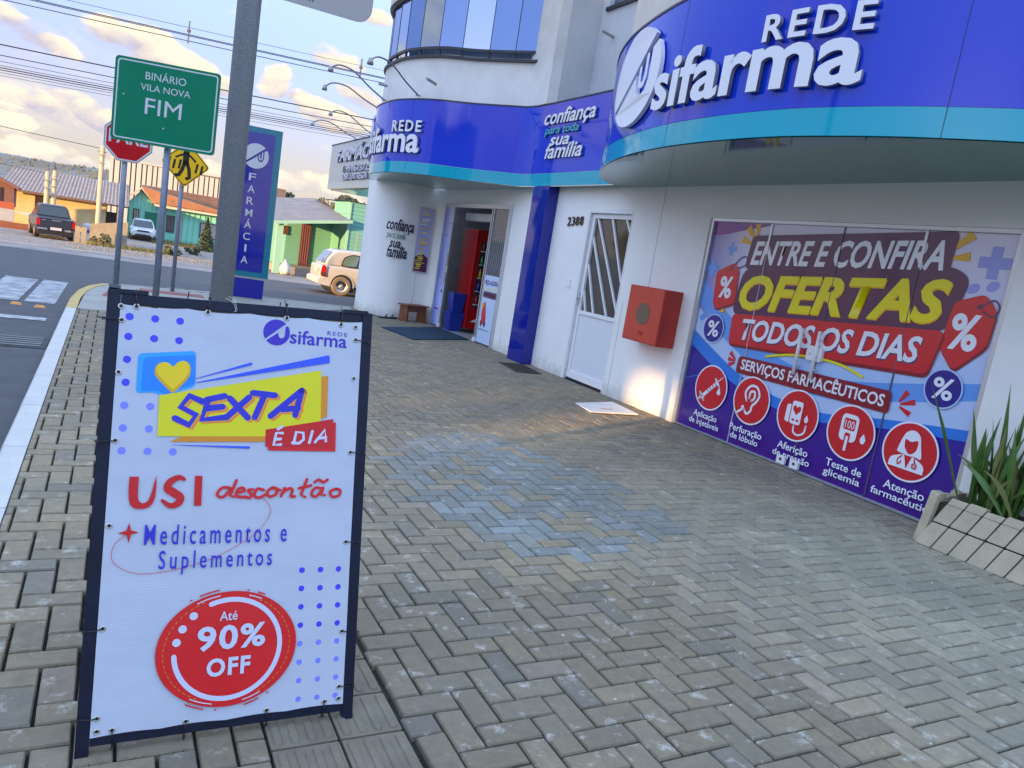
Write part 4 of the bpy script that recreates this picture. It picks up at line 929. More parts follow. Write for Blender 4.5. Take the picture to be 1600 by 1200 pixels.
B_yel = bmat('yellow', '#f2cf00'); B_lime = bmat('lime', '#e2da00'); B_or = bmat('orange', '#dd8f10'); B_oo = bmat('orange_outline', '#ff7a3c'); B_w = bmat('white', '#ccd2e6'); B_purp = bmat('purple', '#3b22b4'); B_gold = bmat('gold', '#e0a800'); B_roy = bmat('royal', '#2f55e6')
def bs(poly, mt, name='printed_shape'):
    mb = MB(); mb.flat(poly, BF, bl_()); return cutup(mb.build(name, mt, banner, fix=False))
def bst(lst, mt, name='printed_line'):
    mb = MB(); d = bl_()
    for p_, w_ in lst: ribbon(mb, p_, w_, BF, d)
    return cutup(mb.build(name, mt, banner, fix=False))
def bt(body, x0, y0, x1, y1, mt, **k): return cutup(text('printed_word', body, BF, x0, y0, x1, y1, mt, d=bl_(), parent=banner, **k))
d_ = bl_()
def dot(u, v, r_, mt): mb = MB(); mb.add([BW(a, b_, d_) for a, b_ in blob(u, v, r_, n=16)], [tuple(range(16))]); mb.build('printed_dot', mt, banner, fix=False)
for r_, (v, us) in enumerate(((1.209, 3), (1.152, 3), (1.087, 1), (1.022, 1), (.957, 2), (.893, 2), (.829, 3))):
    for k in range(us): dot(.055+.066*k+.0006*r_, v, .0105, B_dot if r_ < 4 else B_dot2)
for r_ in range(8):
    for k in range(3): dot(.58+.0015*r_+.0575*k, .471-.0562*r_-.001*k, .009-.0001*r_, B_dot if r_ < 4 else B_dot2)
# logo
cx, cz, r_ = .462, 1.2025, .040
def bl_logo(cx, cz, r_, mt):
    a = arc(cx, cz, r_, 47, 214, 24); bs(a, mt, 'printed_logo')
    b_ = arc(cx, cz, r_, -138, 28, 24); bs([(cx-.74*r_, cz-.67*r_)]+b_[1:]+[(cx+.82*r_, cz+.57*r_), (cx+.64*r_, cz+.45*r_), (cx+.64*r_, cz-.15*r_), (cx+.55*r_, cz-.36*r_), (cx+.38*r_, cz-.43*r_), (cx+.22*r_, cz-.36*r_), (cx+.13*r_, cz-.15*r_), (cx+.13*r_, cz+.02*r_), (cx-.04*r_, cz-.13*r_)], mt, 'printed_logo')
bl_logo(cx, cz, r_, B_purp)
bt('sifarma', .503, 1.172, .684, 1.216, B_purp, bold=.015); bt('REDE', .620, 1.2095, .684, 1.2225, B_purp, spacing=1.3)
# speech bubble + heart
bs(rpoly([(.084, 1.106), (.235, 1.126), (.240, 1.022), (.189, 1.003), (.167, .978), (.132, .998), (.084, .993)], .012), B_sky2); bs(rpoly([(.098, 1.096), (.235, 1.114), (.238, 1.028), (.186, 1.008), (.169, .986), (.141, 1.004), (.096, .998)], .012), B_sky)
hp = cc([(.180, 1.000), (.150, 1.028), (.131, 1.052), (.130, 1.074), (.142, 1.087), (.160, 1.088), (.176, 1.077), (.190, 1.092), (.208, 1.097), (.222, 1.085), (.223, 1.058), (.206, 1.030), (.180, 1.000)], 4)[:-1]
bs([(a, b_-.0035) for a, b_ in hp], B_gold); bs([(.18+(a-.18)*.9, 1.05+(b_-1.05)*.88+.002) for a, b_ in hp], B_yel)
bs([(.240, 1.0455), (.392, 1.104), (.396, 1.101), (.396, 1.098), (.393, 1.096), (.240, 1.0435)], B_roy)
bs([(.241, 1.0335), (.625, 1.1445), (.630, 1.143), (.632, 1.123), (.628, 1.120), (.241, 1.0315)], B_roy)
bs([(.18, .858), (.44, .865), (.632, .95), (.629, 1.08), (.55, 1.06)], B_or)
bs([(.145, .9905), (.190, 1.000), (.606, 1.095), (.614, .886), (.147, .873)], B_lime)
bs([(.187, .8495), (.401, .850), (.4045, .8465), (.401, .843), (.188, .8485)], B_roy)
bs([(.452, .895), (.662, .933), (.665, .840), (.457, .839)], B_red2); bs([(.446, .902), (.653, .943), (.655, .850), (.448, .850)], B_red)
# SEXTA, drawn with a flat brush
def glyph(lst, dx, dy, sc_, mt, w_):
    bst([([(dx+a*sc_, dy+b_*sc_) for a, b_ in p_], w_) for p_ in lst], mt)
S_ = [[(.246, .982), (.232, .996), (.205, .962), (.243, .935), (.232, .905), (.192, .925)]]
SX = [[(.262, .978), (.225, .993), (.203, .960), (.246, .938), (.229, .908), (.190, .926)],
      [(.322, .998), (.273, .984)], [(.278, .986), (.262, .925), (.330, .935)], [(.272, .958), (.318, .966)],
      [(.337, .992), (.392, .936)], [(.393, .998), (.330, .934)],
      [(.402, 1.012), (.468, 1.008)], [(.438, 1.010), (.412, .938)],
      [(.458, .944), (.548, 1.028)], [(.548, 1.028), (.532, .950)], [(.492, .966), (.540, .972)]]
for dx_, mt_ in ((.0075, B_oo), (.0035, B_gold), (0, B_blue)): bst([([(a+dx_, b_-dx_*.7) for a, b_ in p_], .0185) for p_ in SX], mt_, 'printed_word')
ED = [[(.497, .893), (.478, .893), (.472, .856), (.494, .858)], [(.475, .873), (.492, .875)], [(.482, .905), (.494, .913)],
      [(.532, .862), (.538, .898), (.560, .896), (.562, .876), (.548, .863), (.528, .864)], [(.580, .866), (.588, .902)], [(.598, .868), (.628, .908), (.632, .872)], [(.608, .880), (.632, .884)]]
bst([(p_, .0085) for p_ in ED], B_w, 'printed_word')
# USI
def poly_w(l): 
    for p_ in l: bs(p_, B_red, 'printed_word')
poly_w([[(.083, .757), (.107, .757), (.107, .715), (.108, .697), (.112, .687), (.120, .682), (.129, .684), (.136, .692), (.142, .712), (.147, .738), (.152, .763), (.1535, .730), (.152, .700), (.147, .682), (.136, .670), (.119, .666), (.101, .668), (.090, .677), (.085, .693), (.083, .715)]])
L_, Q_ = stroke(cc([(.229, .748), (.212, .756), (.190, .744), (.183, .725), (.200, .712), (.218, .698), (.212, .681), (.192, .675), (.168, .692)], 5), [.006+.017*math.sin(math.pi*min(1, max(0, i/40)))**.7 for i in range(41)]); bs([(p.x, p.y) for p in L_]+[(p.x, p.y) for p in reversed(Q_)], B_red, 'printed_word')
poly_w([[(.256, .674), (.276, .674), (.274, .761), (.254, .761)]])
# descontão, brush script
x0 = .316; DS = [cc([(.343, .722), (.326, .722), (.317, .706), (.330, .699), (.344, .718)]), [(.356, .742), (.344, .700), (.352, .700)],
 cc([(.358, .710), (.374, .716), (.370, .724), (.360, .718), (.358, .702), (.374, .700)]), cc([(.392, .721), (.382, .718), (.390, .708), (.386, .699), (.376, .702)]), cc([(.416, .718), (.402, .722), (.396, .706), (.406, .699), (.420, .705)]),
 cc([(.434, .722), (.424, .712), (.430, .699), (.444, .706), (.444, .720), (.434, .722), (.452, .716)]), [(.462, .722), (.455, .700)], cc([(.457, .708), (.472, .722), (.480, .718), (.477, .702), (.486, .702)]),
 [(.512, .748), (.500, .706), (.510, .700)], [(.494, .724), (.522, .730)], cc([(.548, .720), (.532, .722), (.524, .707), (.535, .699), (.550, .718)]), [(.551, .722), (.547, .703), (.556, .702)],
 cc([(.530, .738), (.540, .744), (.550, .737), (.560, .744)]), cc([(.582, .721), (.568, .712), (.574, .699), (.590, .704), (.592, .718), (.582, .721)])]
def ds(p_): return [(.314+(a-.314)*1.34+.00, b_+.002*math.sin(a*60)+(b_-.71)*.15) for a, b_ in p_]
bst([(ds(p_), .0085) for p_ in DS], B_red2, 'printed_word')
bst([(cc([(.438, .697), (.455, .690), (.470, .672), (.474, .650), (.462, .622), (.430, .585), (.343, .532), (.263, .503), (.179, .486), (.113, .487), (.063, .513), (.051, .545), (.062, .575), (.084, .594)]), .0014)], B_red2)
bs([(.090, .629), (.0965, .607), (.117, .601), (.0965, .595), (.0925, .571), (.086, .594), (.063, .600), (.085, .607)], B_red, 'printed_star')
def cond(body, x0, y0, x1, y1): return bt(body, x0, y0, x1, y1, B_blue, bold=.008, rise=-.003, spacing=1.4)
cond('Medicamentos e', .131, .564, .527, .622); cond('Suplementos', .172, .478, .487, .547)
# 90% badge
bs(blob(.376, .254, .197, .167, 56), B_red2)
bst([([(.376+.148*math.cos(R(a)), .254+.143*math.sin(R(a))) for a in range(112, -181, -6)], .014)], B_w)
for a in (-2, 16, 32): a += 136; bs(blob(.376+.146*math.cos(R(a)), .254+.142*math.sin(R(a)), .0115, n=14), B_w)
bst([([(.376+.177*math.cos(R(a)), .254+.153*math.sin(R(a))), (.376+.177*math.cos(R(a+3)), .254+.153*math.sin(R(a+3)))], .0014) for a in range(0, 360, 6) if not 240 < a < 300 and not 60 < a < 110], B_gold)
for a0, a1, rr in ((100, 122, 1.045), (62, 76, 1.03), (238, 262, 1.045), (285, 305, 1.04)):
    bst([([(.376+.197*rr*math.cos(R(a)), .254+.167*rr*math.sin(R(a))) for a in range(a0, a1-6, 3)], .004), ([(.376+.197*rr*math.cos(R(a1)), .254+.167*rr*math.sin(R(a1))), (.376+.197*rr*math.cos(R(a1+1)), .254+.167*rr*math.sin(R(a1+1)))], .004)], B_red2)
    bst([([(.376+.185*math.cos(R(a)), .254+.158*math.sin(R(a))) for a in range(a0, a1, 4)], .003)], B_w)
bt('Até', .346, .337, .396, .364, B_w, bold=.01)
bt('90%', .288, .252, .480, .324, B_w, bold=.028, spacing=1.12); bt('OFF', .318, .177, .440, .230, B_w, bold=.034, spacing=1.15)
# eyelets and zip ties
M_ey = mat('brass_eyelet', (.55, .52, .48), .3, metal=.8); M_tie = mat('black_tie', (.01, .01, .012), .4)
eye = [(.032, 1.236, 0, 0), (.071, 1.239, 0, 1), (.261, 1.243, 0, 1), (.49, 1.249, 0, 1), (.662, 1.246, 0, 1), (.71, 1.243, 0, 0), (.036, 1.197, -1, 0), (.712, 1.202, 1, 0), (.037, 1.049, 0, 0), (.713, 1.076, 0, 0), (.041, .857, -1, 0), (.714, .838, 1, 0), (.041, .62, 0, 0), (.714, .553, 1, 0), (.043, .339, -1, 0), (.716, .273, 1, 0), (.044, .097, -1, 0), (.716, .101, 1, 0), (.046, .062, 0, 0), (.083, .060, 0, -1), (.272, .056, 0, -1), (.497, .057, 0, -1), (.672, .060, 0, -1), (.716, .064, 0, 0)]
for (u, v, tx, ty) in eye:
    d0 = ban(u, v)+.0012
    mb = MB(); n_ = 16; P1 = blob(u, v, .0085, n=n_); P2 = blob(u, v, .0065, n=n_); P3 = blob(u, v, .0045, n=n_)
    mb.add([BF(a, b_, d0) for a, b_ in P1]+[BF(a, b_, d0+.002) for a, b_ in P2]+[BF(a, b_, d0) for a, b_ in P3], [(i, (i+1) % n_, n_+(i+1) % n_, n_+i) for i in range(n_)]+[(n_+i, n_+(i+1) % n_, 2*n_+(i+1) % n_, 2*n_+i) for i in range(n_)])
    e_ = mb.build('eyelet', M_ey, banner, smooth=True)
    mb = MB(); mb.flat(blob(u, v, .0048, n=10), BF, d0+.0003); mb.build('hole', M_tie, banner, fix=False)
    if tx or ty:
        L_ = .045 if tx else .042; k = rnd.uniform(-.25, .25)
        q = [(u, v, d0+.001), (u+tx*L_*.4+(k*.01 if ty else 0), v+ty*L_*.4+(k*.012 if tx else 0), d0+.006), (u+tx*L_+(k*.02 if ty else 0), v+ty*L_+(k*.03 if tx else 0), .008)]
        tail = (q[-1][0]+tx*.012+rnd.uniform(-.006, .006), q[-1][1]+ty*.012+rnd.uniform(-.006, .006), -.004)
        mb = MB(); mb.tube([BF(*a) for a in q+[tail]], .0017, 5); mb.prism([(q[2][0]-.004, q[2][1]-.004), (q[2][0]+.004, q[2][1]-.004), (q[2][0]+.004, q[2][1]+.004), (q[2][0]-.004, q[2][1]+.004)], BF, .006, .012); mb.build('zip_tie', M_tie, banner)
for u in (.47, .205):
    mb = MB(); mb.tube([BF(u, 1.278, -.01), BF(u+.002, 1.30, -.005)], .0016, 5); mb.build('zip_tie', M_tie, ab)
mb = MB(); mb.tube(catmull([BF(.315, 1.30, -.05), BF(.325, 1.286, .0), BF(.335, 1.27, .012), BF(.337, 1.255, .014), BF(.333, 1.252, .016)], 4), .0009, 5); mb.tube(catmull([BF(.322, 1.305, -.04), BF(.333, 1.29, .002), BF(.341, 1.262, .014), BF(.338, 1.253, .014)], 4), .0008, 5); mb.build('loose_string', mat('pale_string', (.5, .48, .42), .6), ab)

# ------------------------------------------------------------------ poles and road signs
M_galv = mat('galvanised_steel', (.24, .27, .29), .5, metal=.3, col2=(.38, .40, .41), scale=90, bump=.04)
M_galv2 = mat('thin_galvanised_steel', (.22, .26, .32), .45, metal=.4, var=.15, scale=20)
M_back = mat('sign_back', (.3, .3, .31), .6)
bpole = thing('street_lamp_pole', 'thick galvanised pole behind the A-frame board carrying a white sign plate', 'pole', (.515, 4.22, 0))
mb = MB(); mb.tube([(0, 0, -.02), (0, 0, 7.5)], .0565, 20); mb.build('pole_shaft', M_galv, bpole, smooth=True)
mb = MB(); mb.box(-.12, .12, -.12, .12, -.0, .02); mb.build('base_plate', M_galv, bpole)
ws = thing('regulation_sign', 'white rounded sign plate high on the thick pole, cut by the top of the picture', 'road sign', (0, 0, 0))
WF = frame((.57, 4.15, 2.57), (1, 0, 0), (0, 0, 1))
mb = MB(); mb.prism(rrect(0, 0, .535, .72, .075, 8), WF, -.002, .002); mb.build('sign_face', mat('greyish_sign_white', (.42, .39, .38), .5), ws)
mb = MB(); mb.box(.50, 1.0, 4.155, 4.17, 2.80, 2.83); mb.build('bracket', M_galv2, ws)
text('lettering', 'km/h', WF, .14, .03, .235, .095, mat('sign_black', (.01, .01, .01), .5), d=.003, parent=ws, bold=.01)
def pole(x, y, h, r=.032): mb = MB(); mb.tube([(x, y, -.02), (x, y, h)], r, 12); return mb
gs = thing('direction_sign', 'green rectangular road sign reading BINÁRIO VILA NOVA FIM on a grey post', 'road sign', (0, 0, 0))
o = pole(.405, 8.29, 2.75).build('sign_post', M_galv2, gs, smooth=True)
GF = frame((-.085, 8.37, 2.02), (.895, -.30, 0), (.0, .0, 1)); gw, gh = .935, .755
def sk(u, v, d=0): return GF(u, v, d)
mb = MB(); mb.prism(rrect(0, 0, gw, gh, .035, 5), GF, -.003, .003); mb.build('sign_face', mat('sign_green', (.0, .205, .10), .5, var=.06, scale=3, spec=.2), gs)
M_sw = mat('sign_white', (.62, .64, .66), .4)
ou = rrect(.022, .022, gw-.022, gh-.022, .03, 5); inn = rrect(.034, .034, gw-.034, gh-.034, .024, 5); n = len(ou)
mb = MB(); mb.add([GF(a, b_, .004) for a, b_ in ou]+[GF(a, b_, .004) for a, b_ in inn], [(i, (i+1) % n, n+(i+1) % n, n+i) for i in range(n)]); mb.build('border', M_sw, gs)
for bd, a, b_, c_, e in (('BINÁRIO', .27, .585, .63, .67), ('VILA NOVA', .235, .485, .675, .545), ('FIM', .285, .275, .61, .42)): text('lettering', bd, GF, a, b_, c_, e, M_sw, d=.004, parent=gs, bold=.0)
for a, b_ in ((.09, .42), (.46, .17)): mb = MB(); mb.prism(blob(a, b_, .007, n=8), GF, .003, .006); mb.build('rivet', M_sw, gs)
mb = MB(); mb.box(.33, .48, 8.24, 8.262, 2.35, 2.39); mb.build('bracket', M_galv2, gs)
ps = thing('stop_sign', 'red octagonal PARE sign half hidden behind the green sign', 'road sign', (0, 0, 0))
pole(.062, 10.30, 2.5).build('sign_post', M_galv2, ps, smooth=True)
PF = frame((.085, 10.25, 2.165), (.97, -.24, 0), (0, 0, 1)); oc = lambda r_: [(r_*math.cos(R(22.5+45*k)), r_*math.sin(R(22.5+45*k))) for k in range(8)]
mb = MB(); mb.prism(oc(.282), PF, -.003, .0025); mb.build('sign_rim', mat('rim_grey', (.32, .32, .35), .5), ps); mb = MB(); mb.prism(oc(.270), PF, .0026, .0032); mb.build('sign_border', M_sw, ps)
mb = MB(); mb.prism(oc(.252), PF, .0033, .0040); mb.build('sign_face', mat('sign_red', (.55, .006, .01), .5, spec=.2), ps); text('lettering', 'PARE', PF, -.21, -.06, .21, .09, M_sw, d=.0048, parent=ps, bold=.02)
cs = thing('pedestrian_sign', 'yellow diamond pedestrian crossing sign on a thin post beyond the green sign', 'road sign', (0, 0, 0))
pole(.985, 14.80, 2.5, .034).build('sign_post', M_galv2, cs, smooth=True)
YF = frame((1.02, 14.73, 2.22), (1, -.06, 0), (0, 0, 1)); di = lambda r_: rpoly([(0, -r_), (r_, 0), (0, r_), (-r_, 0)], .06*r_/.4)
mb = MB(); mb.prism(di(.395), YF, -.003, .003); mb.build('sign_face', mat('sign_yellow', (.95, .55, .01), .5, spec=.2), cs)
M_bk = mat('sign_black', (.01, .01, .01), .5)
mb = MB(); P1 = di(.378); P2 = di(.358); n = len(P1); mb.add([YF(a, b_, .004) for a, b_ in P1+P2], [(i, (i+1) % n, n+(i+1) % n, n+i) for i in range(n)]); mb.build('border', M_bk, cs)
mb = MB(); d_ = .0045; mb.flat(blob(0, .235, .034, n=14), YF, d_)
for p_, w_ in (([(0, .20), (0, .02)], .10), ([(-.01, .18), (-.09, .14), (-.155, .10)], .034), ([(.02, .18), (.09, .13), (.15, .07)], .034), ([(-.015, .03), (-.05, -.10), (-.10, -.20), (-.14, -.20)], .058), ([(.02, .03), (.06, -.08), (.075, -.22), (.035, -.235)], .058)): ribbon(mb, p_, w_, YF, d_)
mb.build('walking_figure', M_bk, cs, fix=False)
for a, b_ in ((-.27, 0.02), (-.19, -.01), (-.10, -.0), (.17, -.03), (.25, -.05)):
    mb = MB(); mb.flat([(a-.022, b_-.09), (a+.016, b_-.09), (a+.040, b_+.07), (a+.002, b_+.07)], YF, .004); mb.build('stripe', M_bk, cs, fix=False)

# totem
tt = thing('pharmacy_totem', 'tall blue totem with turquoise border and vertical FARMÁCIA lettering', 'totem sign', (0, 0, 0))
TF = frame((1.765, 15.2, 0), (.985, -.12, 0), (0, 0, 1)); tw = .885
mb = MB(); mb.prism([(.0, .40), (tw, .40), (tw, 3.14), (.0, 3.14)], TF, -.16, 0); mb.build('totem_body', mat('totem_turquoise', (.0, .19, .27), .2, coat=.5), tt)
mb = MB(); mb.prism([(.07, .50), (tw-.12, .50), (tw-.12, 3.04), (.07, 3.04)], TF, .001, .006); mb.build('totem_face', mat('totem_blue', (.006, .012, .30), .08, coat=1), tt)
mb = MB(); mb.prism([(.05, 0), (tw-.06, 0), (tw-.06, .36), (.05, .36)], TF, -.13, -.03); mb.build('totem_plinth', mat('totem_blue_base', (.006, .012, .30), .3), tt)
mb = MB(); mb.prism([(.15, .36), (tw-.2, .36), (tw-.2, .40), (.15, .40)], TF, -.11, -.05); mb.build('totem_neck', M_alu, tt)
logo(TF, .455, 2.62, .225, .225, tt, .007, .012, M_sw, shear=.0)
for k, ch in enumerate('FARMÁCIA'):
    z = 2.17-k*.218; text('lettering', ch, TF, .368-(.0 if ch != 'I' else -.045), z, .492-(.0 if ch != 'I' else .045), z+(.135 if ch != 'Á' else .175), M_sw, d=.008, parent=tt, bold=.008)

# ------------------------------------------------------------------ small things on the pavement
mat_ = MB(); mat_.prism([(4.17, 12.57), (4.31, 11.37), (5.60, 12.06), (5.58, 13.47)], lambda u, v, d=0: Vector((u, v, d)), .004, .018)
tag(mat_.build('doormat', mat('blue_mat_fibre', (.010, .045, .085), .95, var=.35, scale=40, bump=.8, bscale=300)), 'dark blue doormat lying in front of the pharmacy entrance', 'doormat')
st = thing('wooden_stool', 'low brown wooden stool by the entrance under the slogan wall', 'stool', (0, 0, 0))
SF_ = frame((5.02, 14.02, 0), (1, .35, 0), (0, 0, 1)); M_wood = mat('reddish_wood', (.20, .065, .025), .5, var=.25, scale=9, bump=.15)
for a, b_, z0, z1, d0, d1, nm in ((-.03, .55, .31, .335, -.13, .15, 'seat'), (.02, .06, 0, .31, -.11, .13, 'leg'), (.46, .50, 0, .31, -.11, .13, 'leg'), (.06, .46, .20, .31, .09, .11, 'apron')):
    mb = MB(); mb.prism([(a, z0), (b_, z0), (b_, z1), (a, z1)], SF_, d0, d1); mb.build(nm, M_wood, st, bevel=.003)
mb = MB(); mb.tube(catmull([(5.3, 14.33, 1.0), (5.31, 14.34, .4), (5.25, 14.30, .06), (5.3, 14.1, .01), (5.0, 13.85, .01), (5.3, 13.75, .01), (5.6, 13.7, .01)], 5), .004, 5); tag(mb.build('power_cord', mat('pale_cord', (.45, .43, .38), .6)), 'thin pale cord trailing from the wall poster to the doormat', 'cord')
sh = MB()
for k, (x, y) in enumerate(((4.62, 14.12), (4.78, 14.18))):
    mb = MB(); fr_ = frame((x, y, .003), (1, .15+k*.2, 0), (0, 1, 0)); mb.prism(cc([(0, 0), (.12, -.01), (.25, .0), (.28, .05), (.22, .09), (.10, .08), (0, .07), (-.02, .035), (0, 0)], 3)[:-1], fr_, 0, .025); mb.tube([fr_(.12, .0, .02), fr_(.16, .04, .07), fr_(.14, .085, .02)], .012, 6)
    tag(mb.build('sandal', mat('dark_teal_rubber', (.01, .05, .05), .6)), ['dark sandal farther from the stool at the wall foot', 'dark sandal nearer the stool at the wall foot'][k], 'sandal', 'pair of dark sandals by the stool')
ht = thing('inspection_cover', 'white painted inspection cover plate by the wall under the red cabinet', 'cover plate', (0, 0, 0))
mb = MB(); hv = [(4.70, 6.72), (5.33, 6.69), (5.39, 7.29), (4.76, 7.13)]; mb.prism(hv, lambda u, v, d=0: Vector((u, v, d+.010*(u-4.7))), .006, .020); mb.build('plate', mat('white_plate', (.72, .73, .74), .5, var=.08, scale=5, bump=.1), ht, bevel=.003)
mb = MB(); mb.prism([(4.74, 6.76), (5.29, 6.73), (5.34, 7.24), (4.80, 7.10)], lambda u, v, d=0: Vector((u, v, d)), .001, .006); mb.build('cover_rim', M_joint, ht)
mb = MB(); mb.tube([(4.93, 6.86, .026), (5.08, 6.85, .028)], .006, 6); mb.build('lift_handle', mat('dull_metal', (.25, .25, .25), .5), ht)
gr = thing('floor_grate', 'brown iron drain grate sunk in the pavers before the blue pillar', 'drain grate', (0, 0, 0))
M_rust = mat('rusty_iron', (.055, .04, .032), .8, var=.4, scale=20, bump=.4)
GG = frame((4.98, 9.02, 0), (1, 0, 0), (.12, 1, 0))
for a, b_, c_, e in ((0, .40, 0, .03), (0, .40, .72, .75), (0, .03, .03, .72), (.37, .40, .03, .72)): mb = MB(); mb.prism([(a, c_), (b_, c_), (b_, e), (a, e)], GG, .0, .012); mb.build('grate_frame', M_rust, gr)
for k in range(14): mb = MB(); mb.prism([(.03, .045+k*.049), (.37, .045+k*.049), (.37, .07+k*.049), (.03, .07+k*.049)], GG, .003, .010); mb.build('slat', M_rust, gr)
pf = thing('wall_poster', 'framed yellow and purple poster on the wall left of the entrance', 'poster', (0, 0, 0))
QF = frame((5.235, 14.385, .96), (1, -.13, 0), (0, 0, 1))
mb = MB(); mb.prism([(0, 0), (.30, 0), (.30, 1.27), (0, 1.27)], QF, .0, .02); mb.build('poster_frame', M_alu, pf)
mb = MB(); mb.prism([(.015, .015), (.285, .015), (.285, 1.255), (.015, 1.255)], QF, .0205, .022); pp = mb.build('poster_sheet', pm('poster_lilac', '#b7b4dd'), pf)
shp([(.02, .02), (.28, .02), (.28, .30), (.16, .38), (.02, .30)], P_plum, fr=QF, parent=pp, d=.023)
rq = random.Random(2)
for k in range(30):
    z = 1.20-k*.039; c_ = [P_yel, P_yel, P_white, P_or, P_lil][rq.randrange(5)]; u0 = .03+rq.uniform(0, .05); shp(rrect(u0, z, u0+rq.uniform(.10, .19), z+rq.uniform(.010, .026), .004, 1), c_, 'printed_line', QF, pp, d=.0235)

# planter of raked pavers and its spear-leaved plant
pt = thing('paver_planter', 'low planter edged with slanted concrete pavers by the display doors', 'planter', (0, 0, 0))
M_pp = mat('planter_paver', (.56, .48, .33), .85, col2=(.42, .37, .26), scale=6, bump=.3, bscale=90)
M_pp2 = mat('mossy_planter_paver', (.20, .20, .15), .9, var=.25, scale=8, bump=.3)
pu = Vector((.06, -1, 0)).normalized()
def raked(name, u, z, w_, h_, th_, lean, side_=0, mt=M_pp):
    o_ = Vector((5.12, 3.10, 0)) + pu*u; fr_ = frame(o_, pu, Vector((0, 0, 1)) + Vector((1, .06, 0))*.22); mb = MB()
    P = [(lean*z, z), (lean*z+w_, z), (lean*(z+h_)+w_, z+h_), (lean*(z+h_), z+h_)] 
    P = rpoly([(a+.003, b_+.003) if i == 0 else (a-.003, b_+.003) if i == 1 else (a-.003, b_-.003) if i == 2 else (a+.003, b_-.003) for i, (a, b_) in enumerate(P)], .006, 1)
    mb.prism(P, fr_, -th_, .0); return mb.build(name, mt, pt, bevel=.004)
for k in range(12):
    u = -.03+k*.122
    raked('paver', u, 0, .118, .18, .06, .36)
    raked('paver', u, .183, .118, .20+.010*math.sin(k*2.3), .06, .36, mt=M_pp2 if k == 5 else M_pp)
for k in range(4):
    fr_ = frame((5.14+k*.115, 3.16, 0), (1, 0, 0), (0, -.12, 1)); mb = MB(); mb.prism(rrect(.003, .0, .108, .39-.02*(k % 2), .01, 1), fr_, -.0, .06); mb.build('paver', M_pp, pt, bevel=.004)
mb = MB(); mb.prism([(5.19, 3.10), (5.66, 3.10), (5.66, 1.6), (5.28, 1.6)], lambda u, v, d=0: Vector((u, v, d)), .0, .32); mb.build('soil', mat('dark_soil', (.045, .032, .022), .95, var=.4, scale=20, bump=1, bscale=60), pt)
pn = thing('spear_leaf_plant', 'clump of dark green sword-shaped leaves growing in the paver planter', 'plant', (5.42, 2.80, .30))
M_leaf = mat('sword_leaf', (.06, .15, .025), .38, col2=(.11, .20, .045), scale=7, bump=.15)
M_leaf2 = mat('sword_leaf_base', (.19, .20, .06), .45, var=.2)
rl = random.Random(21)
def sword(base, tip, bend, w_, mt=M_leaf):
    b0 = Vector(base); t0 = Vector(tip); mid = (b0+t0)/2 + Vector(bend); n_ = 9; vs = []
    for i in range(n_+1):
        t_ = i/n_; p = b0*(1-t_)**2 + mid*2*t_*(1-t_) + t0*t_*t_; tn = ((mid-b0)*(1-t_) + (t0-mid)*t_).normalized()
        sd = tn.cross(Vector((math.sin(base[0]*37), math.cos(base[1]*53), .15))).normalized(); ww = w_*(.45+.9*t_ if t_ < .35 else (.77+(.23*(1-abs(t_-.5)*2)))*min(1, (1-t_)*2.2))
        nn = sd.cross(tn)*ww*.22; vs += [p-sd*ww/2+nn, p, p+sd*ww/2+nn]
    mb = MB(); mb.add(vs, [(i*3+j, i*3+j+1, i*3+4+j, i*3+3+j) for i in range(n_) for j in (0, 1)]); o = mb.build('leaf', mt, pn, smooth=True, fix=False)
main = [((-.10, .20, 0), (-.30, .50, .84), (-.06, .02, .12), .06), ((-.06, .10, 0), (-.06, .30, .70), (0, 0, .1), .08), ((0, .06, 0), (-.02, .12, .92), (0, 0, .06), .085), ((.02, .04, 0), (.06, .02, .95), (0, 0, .05), .075), ((.0, .0, 0), (.1, -.05, .62), (0, 0, .1), .05),
        ((.05, -.02, 0), (.02, -.38, .62), (0, -.02, .2), .045), ((.06, .0, 0), (-.05, -.52, .45), (0, 0, .25), .04), ((-.03, .0, 0), (-.18, -.42, .32), (0, 0, .22), .045)]
for a in main: sword(*a)
for k in range(56):
    bx, by = rl.uniform(-.10, .12), rl.uniform(-.30, .16); an = rl.uniform(0, 6.28); sp_ = rl.uniform(.05, .38); h_ = rl.uniform(.35, .78)
    if h_ > .6: sp_ *= .4
    tx_ = min(bx+sp_*math.cos(an), .2)
    sword((bx, by, 0), (tx_, by+sp_*math.sin(an), h_*(.9 if sp_ < .2 else .7)), (0, 0, .12), rl.uniform(.04, .065), M_leaf if rl.random() < .78 else M_leaf2)
for k in range(14):
    by = rl.uniform(-1.0, -.35); sword((rl.uniform(-.05, .1), by, 0), (rl.uniform(-.2, .15), by+rl.uniform(-.2, .2), rl.uniform(.25, .55)), (0, 0, .1), .035)

